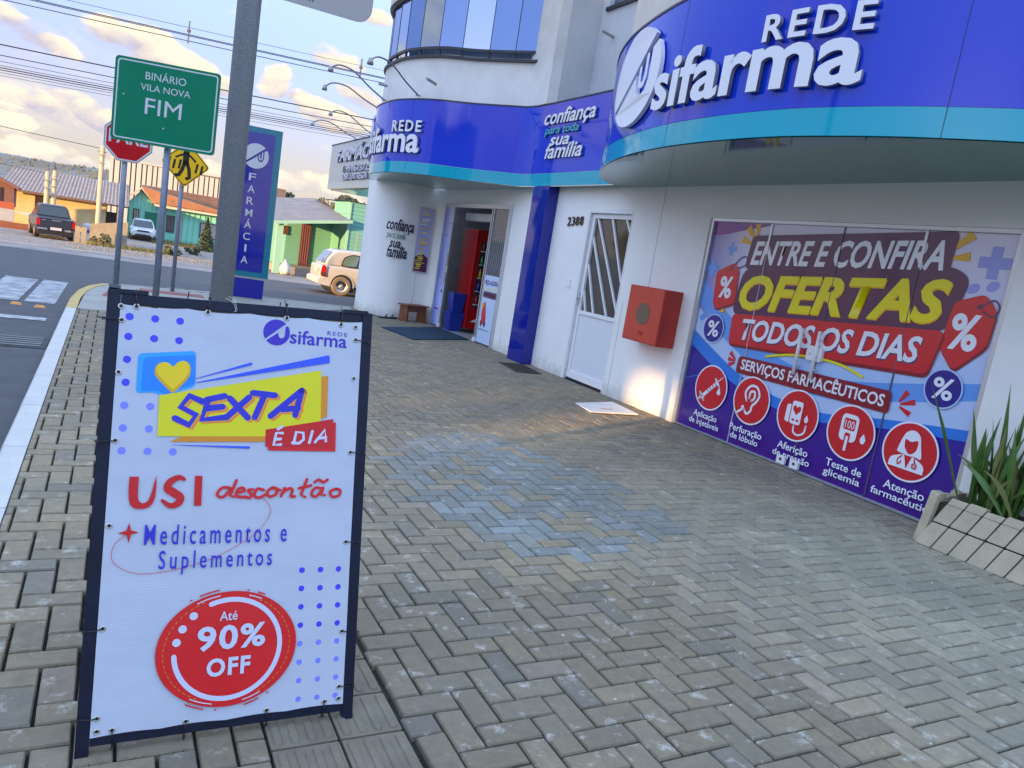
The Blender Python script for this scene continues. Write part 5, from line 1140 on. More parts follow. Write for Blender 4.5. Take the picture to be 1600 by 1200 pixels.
# gooseneck lamps
def gooseneck(base, tip, label):
    t_ = thing('gooseneck_lamp', label, 'lamp', base, 0, 'gooseneck lamps over the fascia'); v = Vector(tip)-Vector(base)
    mb = MB(); mb.tube(catmull([(0, 0, 0), v*.28+Vector((0, 0, .06)), v*.6+Vector((0, 0, .16)), v*.85+Vector((0, 0, .13)), v*.98+Vector((0, 0, .03))], 5), .013, 6); mb.build('arm', mat('lamp_arm_grey', (.22, .23, .25), .4, metal=.5), t_, smooth=True)
    mb = MB(); mb.lathe([(.012, .04), (.03, .03), (.045, -.02), (.05, -.06), (.0, -.05)], v, n=12); mb.build('lamp_head', mat('lamp_head_grey', (.30, .32, .34), .3, metal=.4), t_, smooth=True)
    mb = MB(); mb.lathe([(0, 0), (.04, 0), (.04, .012), (0, .012)], (0, 0, -.01), n=10); mb.build('wall_plate', MATS['lamp_arm_grey'], t_)
gooseneck((4.20, 12.35, 3.86), (3.197, 11.76, 4.06), 'gooseneck lamp nearest the window ledge, above the word REDE')
gooseneck((3.99, 13.5, 3.86), (3.01, 13.45, 4.14), 'gooseneck lamp second from the right over the corner bay')
gooseneck((4.2, 14.5, 3.86), (3.246, 14.82, 4.06), 'gooseneck lamp at the far edge of the corner bay')
gooseneck((5.2, 18.1, 3.83), (4.16, 18.1, 4.10), 'gooseneck lamp over the grey canopy sign, nearer the corner bay')
gooseneck((5.2, 19.5, 3.83), (4.08, 19.5, 3.97), 'gooseneck lamp over the far part of the grey canopy sign')

# ------------------------------------------------------------------ overhead wires (utility line across the far side of the cross street)
M_wire = mat('black_cable', (.02, .02, .025), .6)
def wire(y, x0, z0, x1, z1, r_, sag, label):
    mb = MB(); P = [(x0+(x1-x0)*k/24, y, z0+(z1-z0)*k/24-sag*4*(k/24)*(1-k/24)) for k in range(25)]; mb.tube(P, r_, 5)
    tag(mb.build('overhead_cable', M_wire), label, 'cable', 'cables strung over the cross street')
S = 30/12
def wz(z): return 1.5+(z-1.5)*S
for (za, zb, r_, lb) in ((3.83, 4.12, .008, 'topmost thin cable over the street'), (3.76, 4.0, .016, 'upper cable of the close pair below the topmost one'), (3.745, 3.985, .012, 'lower cable of the close pair below the topmost one'), (3.67, 3.93, .014, 'cable just under the upper pair'),
                       (3.16, 3.34, .020, 'thick cable crossing behind the green sign'), (3.02, 3.25, .014, 'second cable of the lower bundle'), (2.95, 3.17, .008, 'thin cable of the lower bundle, third down'), (2.89, 3.15, .009, 'thin cable of the lower bundle, fourth down'), (2.865, 3.12, .016, 'doubled cable of the lower bundle, fifth down'), (2.84, 3.09, .014, 'thick cable of the lower bundle, sixth down'), (2.80, 3.08, .008, 'thin cable of the lower bundle, seventh down'), (2.77, 3.03, .007, 'lowest thin cable of the lower bundle')):
    wire(30, -3*S-3, wz(za)-.25, 6*S+3, wz(zb)+.25, r_, .12, lb)
for x, z in ((.73*S, wz(3.86)), (3.13*S, wz(3.98))):
    mb = MB(); mb.box(x-.02, x+.02, 29.96, 30.04, z-.42, z+.30); mb.box(x-.06, x+.06, 29.97, 30.03, z-.06, z+.02); tag(mb.build('cable_spacer', mat('spacer_grey', (.1, .1, .1), .6)), 'dark spacer on the upper cables ' + ('left of the thick pole' if x < 3 else 'beside the gooseneck lamps'), 'cable spacer')

# ------------------------------------------------------------------ cars
M_tyre = mat('tyre_rubber', (.02, .02, .02), .8); M_rim = mat('steel_rim', (.45, .45, .46), .35, metal=.6); M_gls = mat('car_glass', (.02, .03, .035), .05, spec=.9); M_tail = mat('tail_lamp_red', (.40, .01, .01), .2); M_blackp = mat('black_plastic', (.015, .015, .018), .6); M_plate = mat('number_plate', (.55, .56, .58), .4); M_chrome = mat('chrome', (.75, .75, .78), .12, metal=1); M_head = mat('head_lamp', (.55, .6, .65), .1, spec=1)
def wheel(root, x, y, r_, out, w_=.19, rust=False):
    """y is the inner face; out = 1 points to -y"""
    def put(prof, ox=x, n=24):
        mb = MB(); mb.lathe(prof, (ox, 0, r_), 'Y', n); mb.v = [(v[0], y-out*v[1], v[2]) for v in mb.v]; return mb
    wo_ = put([(r_*.62, 0), (r_*.93, 0), (r_, .03), (r_, w_-.03), (r_*.93, w_), (r_*.64, w_), (r_*.60, w_-.04)]).build('wheel', mat('dusty_tyre', (.16, .125, .09), .9) if rust else M_tyre, root, smooth=False)
    put([(0, w_-.02), (r_*.16, w_-.015), (r_*.22, w_-.05), (r_*.5, w_-.055), (r_*.57, w_-.02), (r_*.63, w_-.01)], n=20).build('rim', M_rim, wo_, smooth=True)
    for k in range(8):
        a = 2*math.pi*k/8; cx_, cz_ = x+math.cos(a)*r_*.36, r_+math.sin(a)*r_*.36
        mb = MB(); mb.add([(cx_+math.cos(b_)*r_*.08, y-out*(w_-.045), cz_+math.sin(b_)*r_*.08) for b_ in (0, 1.05, 2.1, 3.14, 4.2, 5.2)], [tuple(range(6))]); mb.build('rim_hole', M_blackp, wo_, fix=False)
def loft(stations, hw, prof_n=None):
    """stations: (x, z_low, z_shoulder, half width low, half width mid, half width top, z_top)"""
    mb = MB(); n_ = 0
    for st_ in stations:
        x, zl, zm, zt, wl, wm, wt_ = st_
        ring = [(0, zl), (wl, zl), (wm, zl+(zm-zl)*.35), (wm, zm), (wt_, zt-.03), (wt_-.05, zt), (0, zt)]
        full = ring + [(-a, b_) for a, b_ in reversed(ring[1:-1])]; n_ = len(full); mb.v += [(x, a, b_) for a, b_ in full]
    m_ = len(stations)
    for i in range(m_-1):
        for k in range(n_): mb.f.append((i*n_+k, i*n_+(k+1) % n_, (i+1)*n_+(k+1) % n_, (i+1)*n_+k)); mb.mi.append(0)
    mb.f.append(tuple(range(n_))); mb.f.append(tuple((m_-1)*n_+k for k in range(n_))); mb.mi += [0, 0]; return mb
def pane(pts, mt, root, name='window'):
    mb = MB(); mb.add(pts, [tuple(range(len(pts)))]); return mb.build(name, mt, root, fix=False)

# estate car heading +X; local x forward, y to its left (world +Y)
wg = thing('estate_car', 'silvery beige hatchback estate car passing the corner, cut off by the pharmacy wall', 'car', (5.76, 24.0, -.485))
M_wg = mat('silver_beige_car_paint', (.44, .425, .40), .3, coat=.7, metal=.1)
HW = .80
def W(y_): return y_+HW
bd = loft([(.0, .42, .80, .86, .60, .70, .66), (.05, .30, .82, .90, .66, .76, .70), (.25, .22, .84, .92, .72, .80, .74), (.6, .20, .84, .93, .74, .81, .745), (2.0, .18, .84, .93, .74, .81, .745), (2.9, .18, .82, .92, .74, .81, .74), (3.3, .2, .78, .86, .73, .79, .70), (3.75, .24, .66, .76, .68, .74, .6), (3.92, .34, .52, .60, .5, .6, .5)], HW)
bd.v = [(x, y+HW, z) for x, y, z in bd.v]
bo = bd.build('body', M_wg, wg, smooth=False)
bo.modifiers.new('s', 'SUBSURF').levels = 1; bo.modifiers['s'].render_levels = 1
cab = loft([(.12, .86, .90, .93, .70, .72, .70), (.22, .86, 1.05, 1.14, .70, .70, .66), (.42, .86, 1.30, 1.40, .70, .64, .58), (.62, .86, 1.36, 1.445, .70, .63, .56), (1.6, .86, 1.38, 1.46, .70, .63, .57), (2.3, .86, 1.34, 1.43, .70, .63, .57), (2.6, .86, 1.22, 1.30, .70, .65, .6), (3.05, .86, .90, .94, .70, .70, .66)], HW)
cab.v = [(x, y+HW, z) for x, y, z in cab.v]; co_ = cab.build('cabin', M_wg, wg); co_.modifiers.new('s', 'SUBSURF').levels = 1; co_.modifiers['s'].render_levels = 1
def sy(z): return HW-(.735-(z-.92)*.17)-.018      # outer face of the greenhouse on the near side
def sp_(P, mt, nm, root=wg): return pane([(x, sy(z), z) for x, z in P], mt, root, nm)
sp_(rpoly([(.62, .93), (1.17, .93), (1.27, 1.33), (.98, 1.34), (.72, 1.22)], .09), M_blackp, 'window_seal'); 
pane([(x, sy(z)-.006, z) for x, z in rpoly([(.66, .96), (1.13, .96), (1.22, 1.30), (.99, 1.31), (.75, 1.20)], .08)], mat('rear_side_glass', (.10, .16, .14), .05, spec=.9), wg)
pane([(x, sy(z), z) for x, z in rpoly([(1.36, .93), (2.42, .91), (2.40, 1.32), (1.50, 1.34)], .05)], M_blackp, wg, 'window_seal')
pane([(x, sy(z)-.006, z) for x, z in rpoly([(1.40, .96), (2.38, .94), (2.36, 1.29), (1.53, 1.31)], .05)], MATS['rear_side_glass'], wg)
pane([(x, sy(z)-.009, z) for x, z in cc([(1.72, .95), (1.70, 1.08), (1.80, 1.18), (1.86, 1.28), (2.0, 1.28), (2.05, 1.16), (2.2, 1.06), (2.25, .95)], 3)], mat('dark_occupant_shape', (.02, .018, .016), .8), wg, 'seat_silhouette')
pane([(.105, .12+HW-.72, .96), (.105, HW+.55, .96), (.36, HW+.5, 1.35), (.36, HW-.5, 1.35)], mat('rear_screen', (.10, .16, .24), .05, spec=1), wg, 'rear_window')
pane([(-.015, HW-.45, .66), (-.015, HW+.0, .66), (-.015, HW+.0, .78), (-.015, HW-.45, .78)], M_plate, wg, 'number_plate')
mb = MB(); mb.prism(rpoly([(.01, .55), (.19, .53), (.17, .86), (.07, .93), (.02, .80)], .05), lambda u, v, d=0: Vector((u, .012-d, v)), 0, .035); mb.build('tail_lamp', M_tail, wg)
mb = MB(); mb.prism(rpoly([(.03, .55), (.18, .54), (.17, .68), (.02, .68)], .04), lambda u, v, d=0: Vector((u, .010-d, v)), .03, .038); mb.build('tail_lamp_lower', mat('smoky_lamp', (.10, .03, .03), .2), wg)
mb = MB(); mb.prism(rpoly([(-.05, .30), (.55, .24), (.55, .40), (.02, .50), (-.05, .46)], .05), lambda u, v, d=0: Vector((u, d, v)), -.005, 1.61); mb.build('rear_bumper', mat('bumper_grey', (.42, .42, .44), .4), wg, bevel=.03)
mb = MB(); mb.prism([(p.x, p.y) for p in [Vector((.70+.36*math.cos(R(a)), .315+.36*math.sin(R(a)))) for a in range(0, 181, 12)]], lambda u, v, d=0: Vector((u, d, v)), -.012, .05); mb.build('wheel_arch', M_blackp, wg)
mb = MB(); ribbon(mb, [(.71+.375*math.cos(R(a)), .315+.375*math.sin(R(a))) for a in range(-5, 186, 10)], .035, lambda u, v, d=0: Vector((u, -.020, v)), 0); mb.build('arch_lip', M_wg, wg)
wheel(wg, .70, .145, .305, 1, rust=True); wheel(wg, 3.3, .145, .305, 1); wheel(wg, .70, 1.455, .305, -1); wheel(wg, 3.3, 1.455, .305, -1)
mb = MB(); mb.tube([(1.42, .0, .76), (1.5, -.03, .765), (1.58, .0, .76)], .012, 6); mb.build('door_handle', M_wg, wg)
for x in (1.33, 2.45): mb = MB(); mb.box(x, x+.008, -.0135, -.004, .30, .90); mb.build('door_gap', M_blackp, wg)
mb = MB(); mb.tube([(.10, .35, .98), (.2, .6, 1.10)], .008, 5); mb.build('wiper', M_blackp, wg)
mb = MB(); mb.box(.45, 3.3, .02, 1.58, .12, .24); mb.build('underbody', M_blackp, wg)

# pickup, rear towards us
tk = thing('pickup_truck', 'dark grey pickup truck seen from behind at the kerb by the yellow shed', 'pickup truck', (-2.72, 48.0, -1.33), R(17))
M_tk = mat('dark_truck_paint', (.02, .026, .045), .4, coat=.3)
bd = loft([(.0, .48, 1.05, 1.12, .80, .90, .86), (.12, .38, 1.06, 1.14, .84, .92, .88), (1.7, .36, 1.08, 1.16, .84, .92, .88), (3.6, .40, 1.04, 1.12, .84, .92, .88), (4.9, .42, .98, 1.06, .82, .9, .84), (5.2, .5, .8, .9, .7, .8, .7)], 0); o = bd.build('body', M_tk, tk)
bd = loft([(1.45, 1.1, 1.14, 1.2, .84, .84, .8), (1.75, 1.1, 1.66, 1.78, .84, .70, .62), (2.2, 1.1, 1.7, 1.82, .84, .68, .6), (3.3, 1.1, 1.68, 1.8, .84, .68, .6), (4.1, 1.1, 1.12, 1.16, .84, .84, .8)], 0); bd.build('cabin', M_tk, tk)
for o in list(tk.children): o.rotation_euler = (0, 0, 0)
def tp(P, mt, nm): mb = MB(); mb.prism(P, lambda u, v, d=0: Vector((-d, -u, v)), .005, .03); return mb.build(nm, mt, tk)
mb = MB(); mb.add([(1.50, .70, 1.22), (1.50, -.70, 1.22), (1.72, -.60, 1.68), (1.72, .60, 1.68)], [(0, 1, 2, 3)]); 
mb.v = [(a-.06, b_, c_) for a, b_, c_ in mb.v]; mb.build('rear_window', M_gls, tk, fix=False)
for s_ in (1, -1):
    mb = MB(); mb.add([(1.8, s_*.80, 1.2), (3.5, s_*.80, 1.2), (3.2, s_*.715, 1.66), (1.95, s_*.715, 1.66)], [(0, 1, 2, 3)]); mb.build('side_window', M_gls, tk, fix=False)
    tp(rpoly([(s_*.72, .72), (s_*.90, .72), (s_*.90, 1.08), (s_*.76, 1.08)], .03), M_tail, 'tail_lamp'); tp(rpoly([(s_*.40, .50), (s_*.86, .50), (s_*.86, .60), (s_*.40, .60)], .03), M_chrome, 'bumper_end')
    wheel(tk, 1.0, s_*.68, .38, (-1 if s_ > 0 else 1), .24); wheel(tk, 4.1, s_*.68, .38, (-1 if s_ > 0 else 1), .24)
tp([(-.26, .52), (.26, .52), (.26, .66), (-.26, .66)], M_plate, 'number_plate'); tp(rpoly([(-.22, 1.0), (.22, 1.0), (.22, 1.05), (-.22, 1.05)], .01), M_chrome, 'tailgate_handle'); tp([(-.68, .99), (-.5, .99), (-.5, 1.02), (-.68, 1.02)], M_chrome, 'badge_strip')
mb = MB(); mb.box(.02, 4.9, -.80, .80, .25, .5); mb.build('underbody', M_blackp, tk)
mb = MB(); mb.box(-.02, 0.0, -.70, .70, .66, 1.10); mb.build('tailgate', M_tk, tk, bevel=.008)
tk.rotation_euler = (0, 0, R(90+9))

# white SUV facing the street
sv = thing('white_suv', 'white compact SUV parked nose out beside the green wooden house', 'car', (1.95, 64.2, -1.52), R(-84))
M_sv = mat('white_car_paint', (.62, .64, .68), .25, coat=.8)
bd = loft([(0, .35, .75, .85, .70, .82, .72), (-.12, .42, .7, .78, .66, .76, .66), ], 0)
st_ = [(.15, .42, .66, .78, .62, .74, .6), (.0, .35, .78, .88, .72, .84, .74), (-.5, .28, .90, .98, .8, .88, .8), (-1.2, .26, .95, 1.02, .8, .88, .82), (-3.4, .26, .95, 1.02, .8, .88, .82), (-4.1, .35, .95, 1.0, .78, .86, .8)]
loft(st_, 0).build('body', M_sv, sv)
loft([(-.95, 1.0, 1.02, 1.05, .80, .80, .76), (-1.6, 1.0, 1.50, 1.58, .78, .66, .6), (-2.2, 1.0, 1.56, 1.64, .78, .64, .58), (-3.5, 1.0, 1.5, 1.58, .78, .66, .6), (-4.0, 1.0, 1.04, 1.08, .78, .78, .72)], 0).build('cabin', M_sv, sv)
def fp_(P, mt, nm, x=.16): mb = MB(); mb.prism(P, lambda u, v, d=0: Vector((d, u, v)), x-.1, x+.01); return mb.build(nm, mt, sv)
mb = MB(); mb.add([(-.93, .70, 1.06), (-.93, -.70, 1.06), (-1.5, -.60, 1.50), (-1.5, .60, 1.50)], [(0, 1, 2, 3)]); mb.v = [(a+.06, b_, c_+.02) for a, b_, c_ in mb.v]; mb.build('windscreen', M_gls, sv, fix=False)
fp_(rpoly([(-.45, .70), (.45, .70), (.38, .82), (-.38, .82)], .03), M_blackp, 'grille'); fp_(rpoly([(-.62, .34), (.62, .34), (.5, .52), (-.5, .52)], .04), M_blackp, 'lower_grille'); fp_([(-.24, .54), (.24, .54), (.24, .66), (-.24, .66)], M_plate, 'number_plate', .17)
for s_ in (1, -1): fp_(rpoly([(s_*.46, .72), (s_*.78, .78), (s_*.78, .88), (s_*.48, .80)], .02), M_head, 'headlight', .06); fp_(rpoly([(s_*.56, .42), (s_*.78, .44), (s_*.76, .60), (s_*.62, .56)], .04), M_blackp, 'fog_lamp', .12)
for x in (-.65, -3.3):
    for s_ in (1, -1): wheel(sv, x, s_*.68, .33, (-1 if s_ > 0 else 1), .2)
mb = MB(); mb.box(-3.9, 0, -.78, .78, .2, .38); mb.build('underbody', M_blackp, sv)
sv.rotation_euler = (0, 0, R(-90))

# ------------------------------------------------------------------ houses beyond the cross street
def corr(name, P0, U_, V_, lu, lv, pitch_, amp, mt, parent):
    fr_ = frame(P0, U_, V_); n_ = int(lu/pitch_*4); mb = MB(); vs = []
    for i in range(n_+1):
        u = lu*i/n_; d = amp*math.sin(i*math.pi/2); vs += [fr_(u, 0, d), fr_(u, lv, d)]
    mb.add(vs, [(i*2, i*2+2, i*2+3, i*2+1) for i in range(n_)]); return mb.build(name, mt, parent, fix=False)
# yellow shed
ys = thing('yellow_shed', 'long yellow-walled shed with dusty corrugated roof behind the pickup truck', 'building', (0, 0, 0))
def bbx(x0, x1, y0, y1, z0, z1, nm, mt, par, bev=0): mb = MB(); mb.box(x0, x1, y0, y1, z0, z1); return mb.build(nm, mt, par, bevel=bev)
M_yw = mat('yellow_wall', (.50, .38, .17), .85, col2=(.60, .47, .24), scale=.8, bump=.3, bscale=20)
bbx(-6.4, -.6, 66, 76, -1.6, .84, 'wall', M_yw, ys); bbx(-5.15, -4.35, 65.95, 66.0, -1.5, .62, 'doorway', mat('dark_opening', (.03, .015, .015), .8), ys)
bbx(-.58, .1, 66.05, 66.3, -1.6, .25, 'shed_door', mat('dark_opening', (.03, .015, .015), .8), ys)
corr('roof', (-7.3, 65.3, .86), (1, 0, 0), (0, .92, .17), 8.2, 9.5, .24, .022, mat('dusty_roof', (.27, .215, .185), .85, var=.15, scale=1.5), ys)
bbx(-7.3, .9, 65.28, 65.34, .72, .84, 'eaves_board', mat('brown_fascia', (.16, .08, .05), .8), ys)
th = thing('terracotta_house', 'terracotta gable-ended house at the left edge beyond the road', 'house', (0, 0, 0))
M_ter = mat('terracotta_wall', (.17, .085, .07), .85, var=.1, scale=1)
mb = MB(); mb.prism([(-12, -.3), (-5.85, -.3), (-5.85, 1.02), (-7.4, 1.75), (-12, 1.0)], lambda u, v, d=0: Vector((u, 60-d, v)), -1.5, 0); mb.build('wall', M_ter, th)
mb = MB(); mb.prism([(-7.6, 1.80), (-5.6, .88), (-5.6, 1.0), (-7.6, 1.92)], lambda u, v, d=0: Vector((u, 60-d, v)), -1.6, .3); mb.build('roof', mat('reddish_roof', (.22, .08, .05), .8), th)
bbx(-6.62, -6.48, 59.95, 60, -.2, .9, 'window', mat('dark_opening', (.03, .015, .015), .8), th)
bbx(-12, -5.6, 57.9, 58.1, -.35, .05, 'orange_band', mat('orange_paint', (.34, .085, .035), .7), th); bbx(-12, -5.6, 57.92, 58.1, -1.1, -.35, 'pale_wall', mat('pale_grey_paint', (.34, .35, .38), .8, var=.1), th)
rw = bbx(-14, -4.4, 55, 55.2, -1.9, -1.02, 'garden_wall', mat('brick_red_wall', (.20, .07, .04), .85, var=.15, scale=2), None); tag(rw, 'low brick-red wall running left of the pickup truck', 'wall')
av = MB(); av.prism([(-5.4, -.40), (-3.6, -.36), (-3.2, -.75), (-4.4, -.62)], lambda u, v, d=0: Vector((u, 56-d, v)), -.8, 0); tag(av.build('awning', mat('pale_tarp', (.50, .47, .40), .8)), 'pale tarpaulin awning between the red wall and the pickup', 'awning')
# metal-clad hall
mh = thing('metal_clad_hall', 'tall hall clad in pale vertical ribbed sheeting behind the green house', 'building', (0, 0, 0))
M_clad = mat('cream_cladding', (.50, .48, .44), .6, var=.05, scale=.6)
M_cladd = mat('cladding_groove', (.14, .12, .12), .8)
bbx(-.72, 16, 86, 110, -1.6, 5.0, 'wall', M_cladd, mh)
x = -.74; k = 0
me_r = None
while x < 14:
    w_ = .40 if k % 2 else .30
    mb = MB(); mb.prism([(x, -1.6), (x+w_, -1.6), (x+w_, 5.02-.018*(x+.7)), (x, 5.02-.018*(x+.7))], lambda u, v, d=0: Vector((u, 86-d, v)), .002, .10); mb.build('cladding_sheet', M_clad, mh); x += w_+.13; k += 1
bbx(-.8, 16.1, 85.85, 86.0, 5.03, 5.16, 'roof_flashing', mat('flashing', (.5, .47, .42), .6), mh)
# green board house with tiled roof
gh = thing('green_tiled_house', 'mint green board house with orange clay-tile roof behind the sign posts', 'house', (0, 0, 0))
M_mint = mat('mint_boards', (.27, .70, .52), .75, var=.06, scale=1.2); M_mint2 = mat('mint_batten', (.21, .58, .43), .75); M_tile = mat('clay_roof_tile', (.42, .19, .08), .85, col2=(.26, .12, .07), scale=1.5)
bbx(.95, 9.3, 70, 78, -1.9, 1.28, 'wall', M_mint, gh)
mb = MB(); mb.prism([(.95, 1.28), (2.75, 1.28), (1.75, 2.25)], lambda u, v, d=0: Vector((u, 70-d, v)), -.3, 0); mb.build('gable_wall', M_mint, gh)
x = 1.0
while x < 9.2:
    mb = MB(); top = 1.27 if x > 2.7 else 1.28+max(0, (x-.95)*1.2 if x < 1.75 else (2.75-x)*.95)*.95; mb.box(x, x+.035, 69.955, 69.998, -1.85, top); mb.build('batten', M_mint2, gh); x += .27 if x < 2.8 else .42
def rslope(P, name='roof'): mb = MB(); mb.add(P, [tuple(range(len(P)))]); return mb
roofo = MB(); roofo.add([(2.75, 69.3, 1.36), (9.9, 69.3, 1.30), (9.9, 75.5, 2.75), (1.75, 75.5, 2.80), (1.75, 69.3, 2.55)], [(0, 1, 2, 3, 4)]); ro = roofo.build('roof', M_tile, gh, fix=False)
ro2 = MB(); ro2.prism([(.55, 1.30), (1.75, 2.50), (2.95, 1.30), (2.85, 1.22), (1.75, 2.36), (.65, 1.22)], lambda u, v, d=0: Vector((u, 69.95-d, v)), -6, .55); ro2.build('gable_roof', mat('pale_verge', (.42, .36, .30), .8), gh)
rt_ = random.Random(4)
cnt = 0; mb = MB()
for j in range(22):
    for i in range(34):
        f0 = j/22; x = 2.80+ i*.215 - f0*.9; y = 69.25+ f0*6.1; z = 1.36 + f0*1.42 - (x-2.7)*.006
        if x > 9.8 or x < 1.8: continue
        h_ = .05+rt_.uniform(-.01, .02); mb.add([(x, y, z+.01), (x+.10, y, z+h_+.03), (x+.20, y, z+.01), (x+.19, y+.33, z+.085), (x+.10, y+.33, z+.10+h_*.5), (x+.01, y+.33, z+.085)], [(0, 1, 4, 5), (1, 2, 3, 4)])
o = mb.build('roof_tiles', M_tile, gh, fix=False); stuff(o)
M_brw = mat('brown_window_frame', (.10, .04, .03), .6); M_wgl = mat('house_glass', (.10, .10, .11), .08, spec=.9); M_curt = mat('pinkish_curtain', (.45, .36, .34), .8)
def win(x0, x1, z0, z1, y, gl=M_wgl):
    w1 = bbx(x0, x1, y-.07, y-.0, z0, z1, 'window', M_brw, gh); bbx(x0+.08, x1-.08, y-.09, y-.071, z0+.08, z1-.08, 'pane', gl, w1)
    bbx((x0+x1)/2-.03, (x0+x1)/2+.03, y-.10, y-.091, z0+.05, z1-.05, 'bar', M_brw, w1)
win(1.28, 1.72, -.10, .75, 70, M_curt); win(3.75, 4.4, -.75, .62, 70); win(6.35, 7.7, -.85, .45, 70, M_curt)
bbx(2.15, 3.05, 69.93, 70, -1.6, .65, 'garage_door', mat('dark_green_shutter', (.03, .20, .12), .7), gh); bbx(3.15, 3.6, 69.92, 70, -1.75, .60, 'door', mat('red_brown_door', (.28, .07, .05), .7), gh)
bbx(4.75, 4.95, 69.9, 70, -1.8, .7, 'porch_post', MATS['pale_verge'], gh)
bbx(2.75, 9.9, 69.22, 69.28, 1.16, 1.32, 'eaves_board', mat('cream_eaves', (.60, .52, .36), .7), gh)
# teal house on the right
te = thing('teal_house', 'teal weatherboard house with porch across the street, behind the estate car', 'house', (0, 0, 0))
M_teal = mat('teal_boards', (.12, .33, .29), .7, var=.05, scale=1); M_teal_l = mat('light_teal_post', (.24, .46, .36), .7)
def boards(x0, x1, y, z0, z1, mt, par, ax='x', x_=0):
    z = z0
    while z < z1-.02:
        mb = MB(); zz = min(z+.17, z1)
        if ax == 'x': mb.add([(x0, y-.022, z), (x1, y-.022, z), (x1, y, zz), (x0, y, zz), (x0, y, z), (x1, y, z)], [(0, 1, 2, 3), (0, 1, 5, 4)])
        else: mb.add([(x_-.022, x0, z), (x_-.022, x1, z), (x_, x1, zz), (x_, x0, zz), (x_, x0, z), (x_, x1, z)], [(0, 1, 2, 3), (0, 1, 5, 4)])
        mb.build('board', mt, par, fix=False); z += .17
bbx(6.9, 16, 36, 40, -.75, 1.95, 'wall', M_teal, te); boards(6.9, 9.0, 35.99, -.45, 1.92, M_teal, te)
bbx(8.95, 16, 33.4, 36, -.75, 2.85, 'front_room', M_teal, te); boards(8.95, 14, 33.39, -.55, 2.80, M_teal, te); boards(33.4, 36, 0, -.55, 2.5, M_teal, te, 'y', 8.945)
bbx(8.93, 9.03, 33.33, 33.39, -.6, 2.8, 'corner_post', M_teal_l, te); bbx(9.9, 9.98, 33.33, 33.38, -.4, 2.0, 'corner_post', M_teal_l, te)
mb = MB(); mb.add([(5.7, 32.8, 1.52), (9.0, 32.8, 2.05), (9.0, 40.5, 3.0), (5.9, 40.5, 2.5), (5.7, 32.8, 1.46), (9.0, 32.8, 1.98)], [(0, 1, 2, 3), (0, 1, 5, 4)]); mb.build('porch_roof', mat('grey_roof_sheet', (.17, .165, .175), .7, var=.2, scale=1.5), te, fix=False)
mb = MB(); mb.add([(5.7, 32.76, 1.40), (9.0, 32.76, 1.94), (9.0, 32.76, 2.06), (5.7, 32.76, 1.54)], [(0, 1, 2, 3)]); mb.build('porch_eaves', M_teal_l, te, fix=False)
mb = MB(); mb.add([(8.9, 33.3, 2.86), (16, 33.3, 2.9), (16, 40, 3.1), (8.9, 40, 3.0)], [(0, 1, 2, 3)]); mb.build('roof', mat('teal_grey_roof', (.16, .30, .29), .7, var=.15), te, fix=False)
bbx(5.92, 6.18, 32.9, 33.1, -.6, 1.55, 'porch_post', M_teal_l, te); bbx(6.25, 9.2, 33.6, 36, -.62, -.30, 'porch_step', mat('porch_concrete', (.30, .24, .19), .9, var=.2), te)
d1 = bbx(7.55, 8.0, 35.88, 35.96, -.32, 1.78, 'door', mat('maroon_door', (.09, .03, .035), .3), te)
for k in range(4): bbx(7.60+k*.1, 7.63+k*.1, 35.86, 35.88, -.2, 1.6, 'door_bar', mat('maroon_bar', (.25, .10, .10), .4), d1)
bbx(6.75, 6.95, 35.9, 35.96, 1.0, 1.4, 'meter_box', M_brw, te)
mb = MB(); mb.tube([(9.35, 33.2, -.3), (9.4, 33.2, 1.55)], .02, 6); mb.build('conduit', mat('grey_conduit', (.25, .25, .25), .6), te)
# rubbish bag
mb = MB(); rr = random.Random(8); prof = [(.0, 0), (.20, .0), (.25, .12), (.24, .28), (.17, .42), (.07, .52), (.05, .56), (.09, .62), (0, .60)]
mb.lathe(prof, (6.42, 33.0, -.60), n=14); mb.v = [(x+rr.uniform(-.02, .02), y+rr.uniform(-.02, .02), z+rr.uniform(-.012, .012)) for x, y, z in mb.v]; tag(mb.build('rubbish_bag', mat('white_bag', (.60, .58, .55), .4, var=.15, scale=8), smooth=True), 'full white rubbish bag beside the teal porch post', 'bag')
# walls and posts by the gravel lot
M_cb = mat('rough_concrete', (.30, .26, .19), .95, var=.25, scale=2, bump=.5, bscale=20)
w_ = MB(); w_.prism([(-1.15, -1.45), (.68, -1.45), (.68, .17), (-1.15, -.20)], lambda u, v, d=0: Vector((u, 48-d, v)), -.2, 0); tag(w_.build('concrete_wall', M_cb), 'rough concrete boundary wall behind the stop sign post', 'wall')
for i, x in enumerate((-1.80, -1.50)):
    tag(bbx(x, x+.24, 46.9, 47.1, -1.4, -.38, 'concrete_post', M_cb, None), ['short concrete post next to the pickup truck', 'short concrete post next to the boundary wall'][i], 'post', 'short concrete posts by the pickup')
tag(bbx(4.70, 5.0, 41.9, 42.15, -1.2, .62, 'gate_post', M_cb, None), 'square concrete gate post left of the thick pole', 'post')
dsh = thing('satellite_dish', 'pale satellite dish low between the pickup and the concrete wall', 'satellite dish', (-1.35, 50, -.6)); mb = MB(); mb.lathe([(0, .05), (.15, .07), (.25, .14)], (0, 0, .1), 'Y', 14); mb.build('dish', mat('dish_white', (.55, .55, .55), .5), dsh); mb = MB(); mb.tube([(0, .1, -.8), (0, .1, .1)], .03, 6); mb.build('mast', M_galv2, dsh)
tag(bbx(-1.55, -.9, 49.5, 49.55, -.78, -.62, 'street_name_plate', mat('blue_plate', (.03, .06, .35), .5), None), 'small blue plate on a low wall beyond the pickup truck', 'plate')

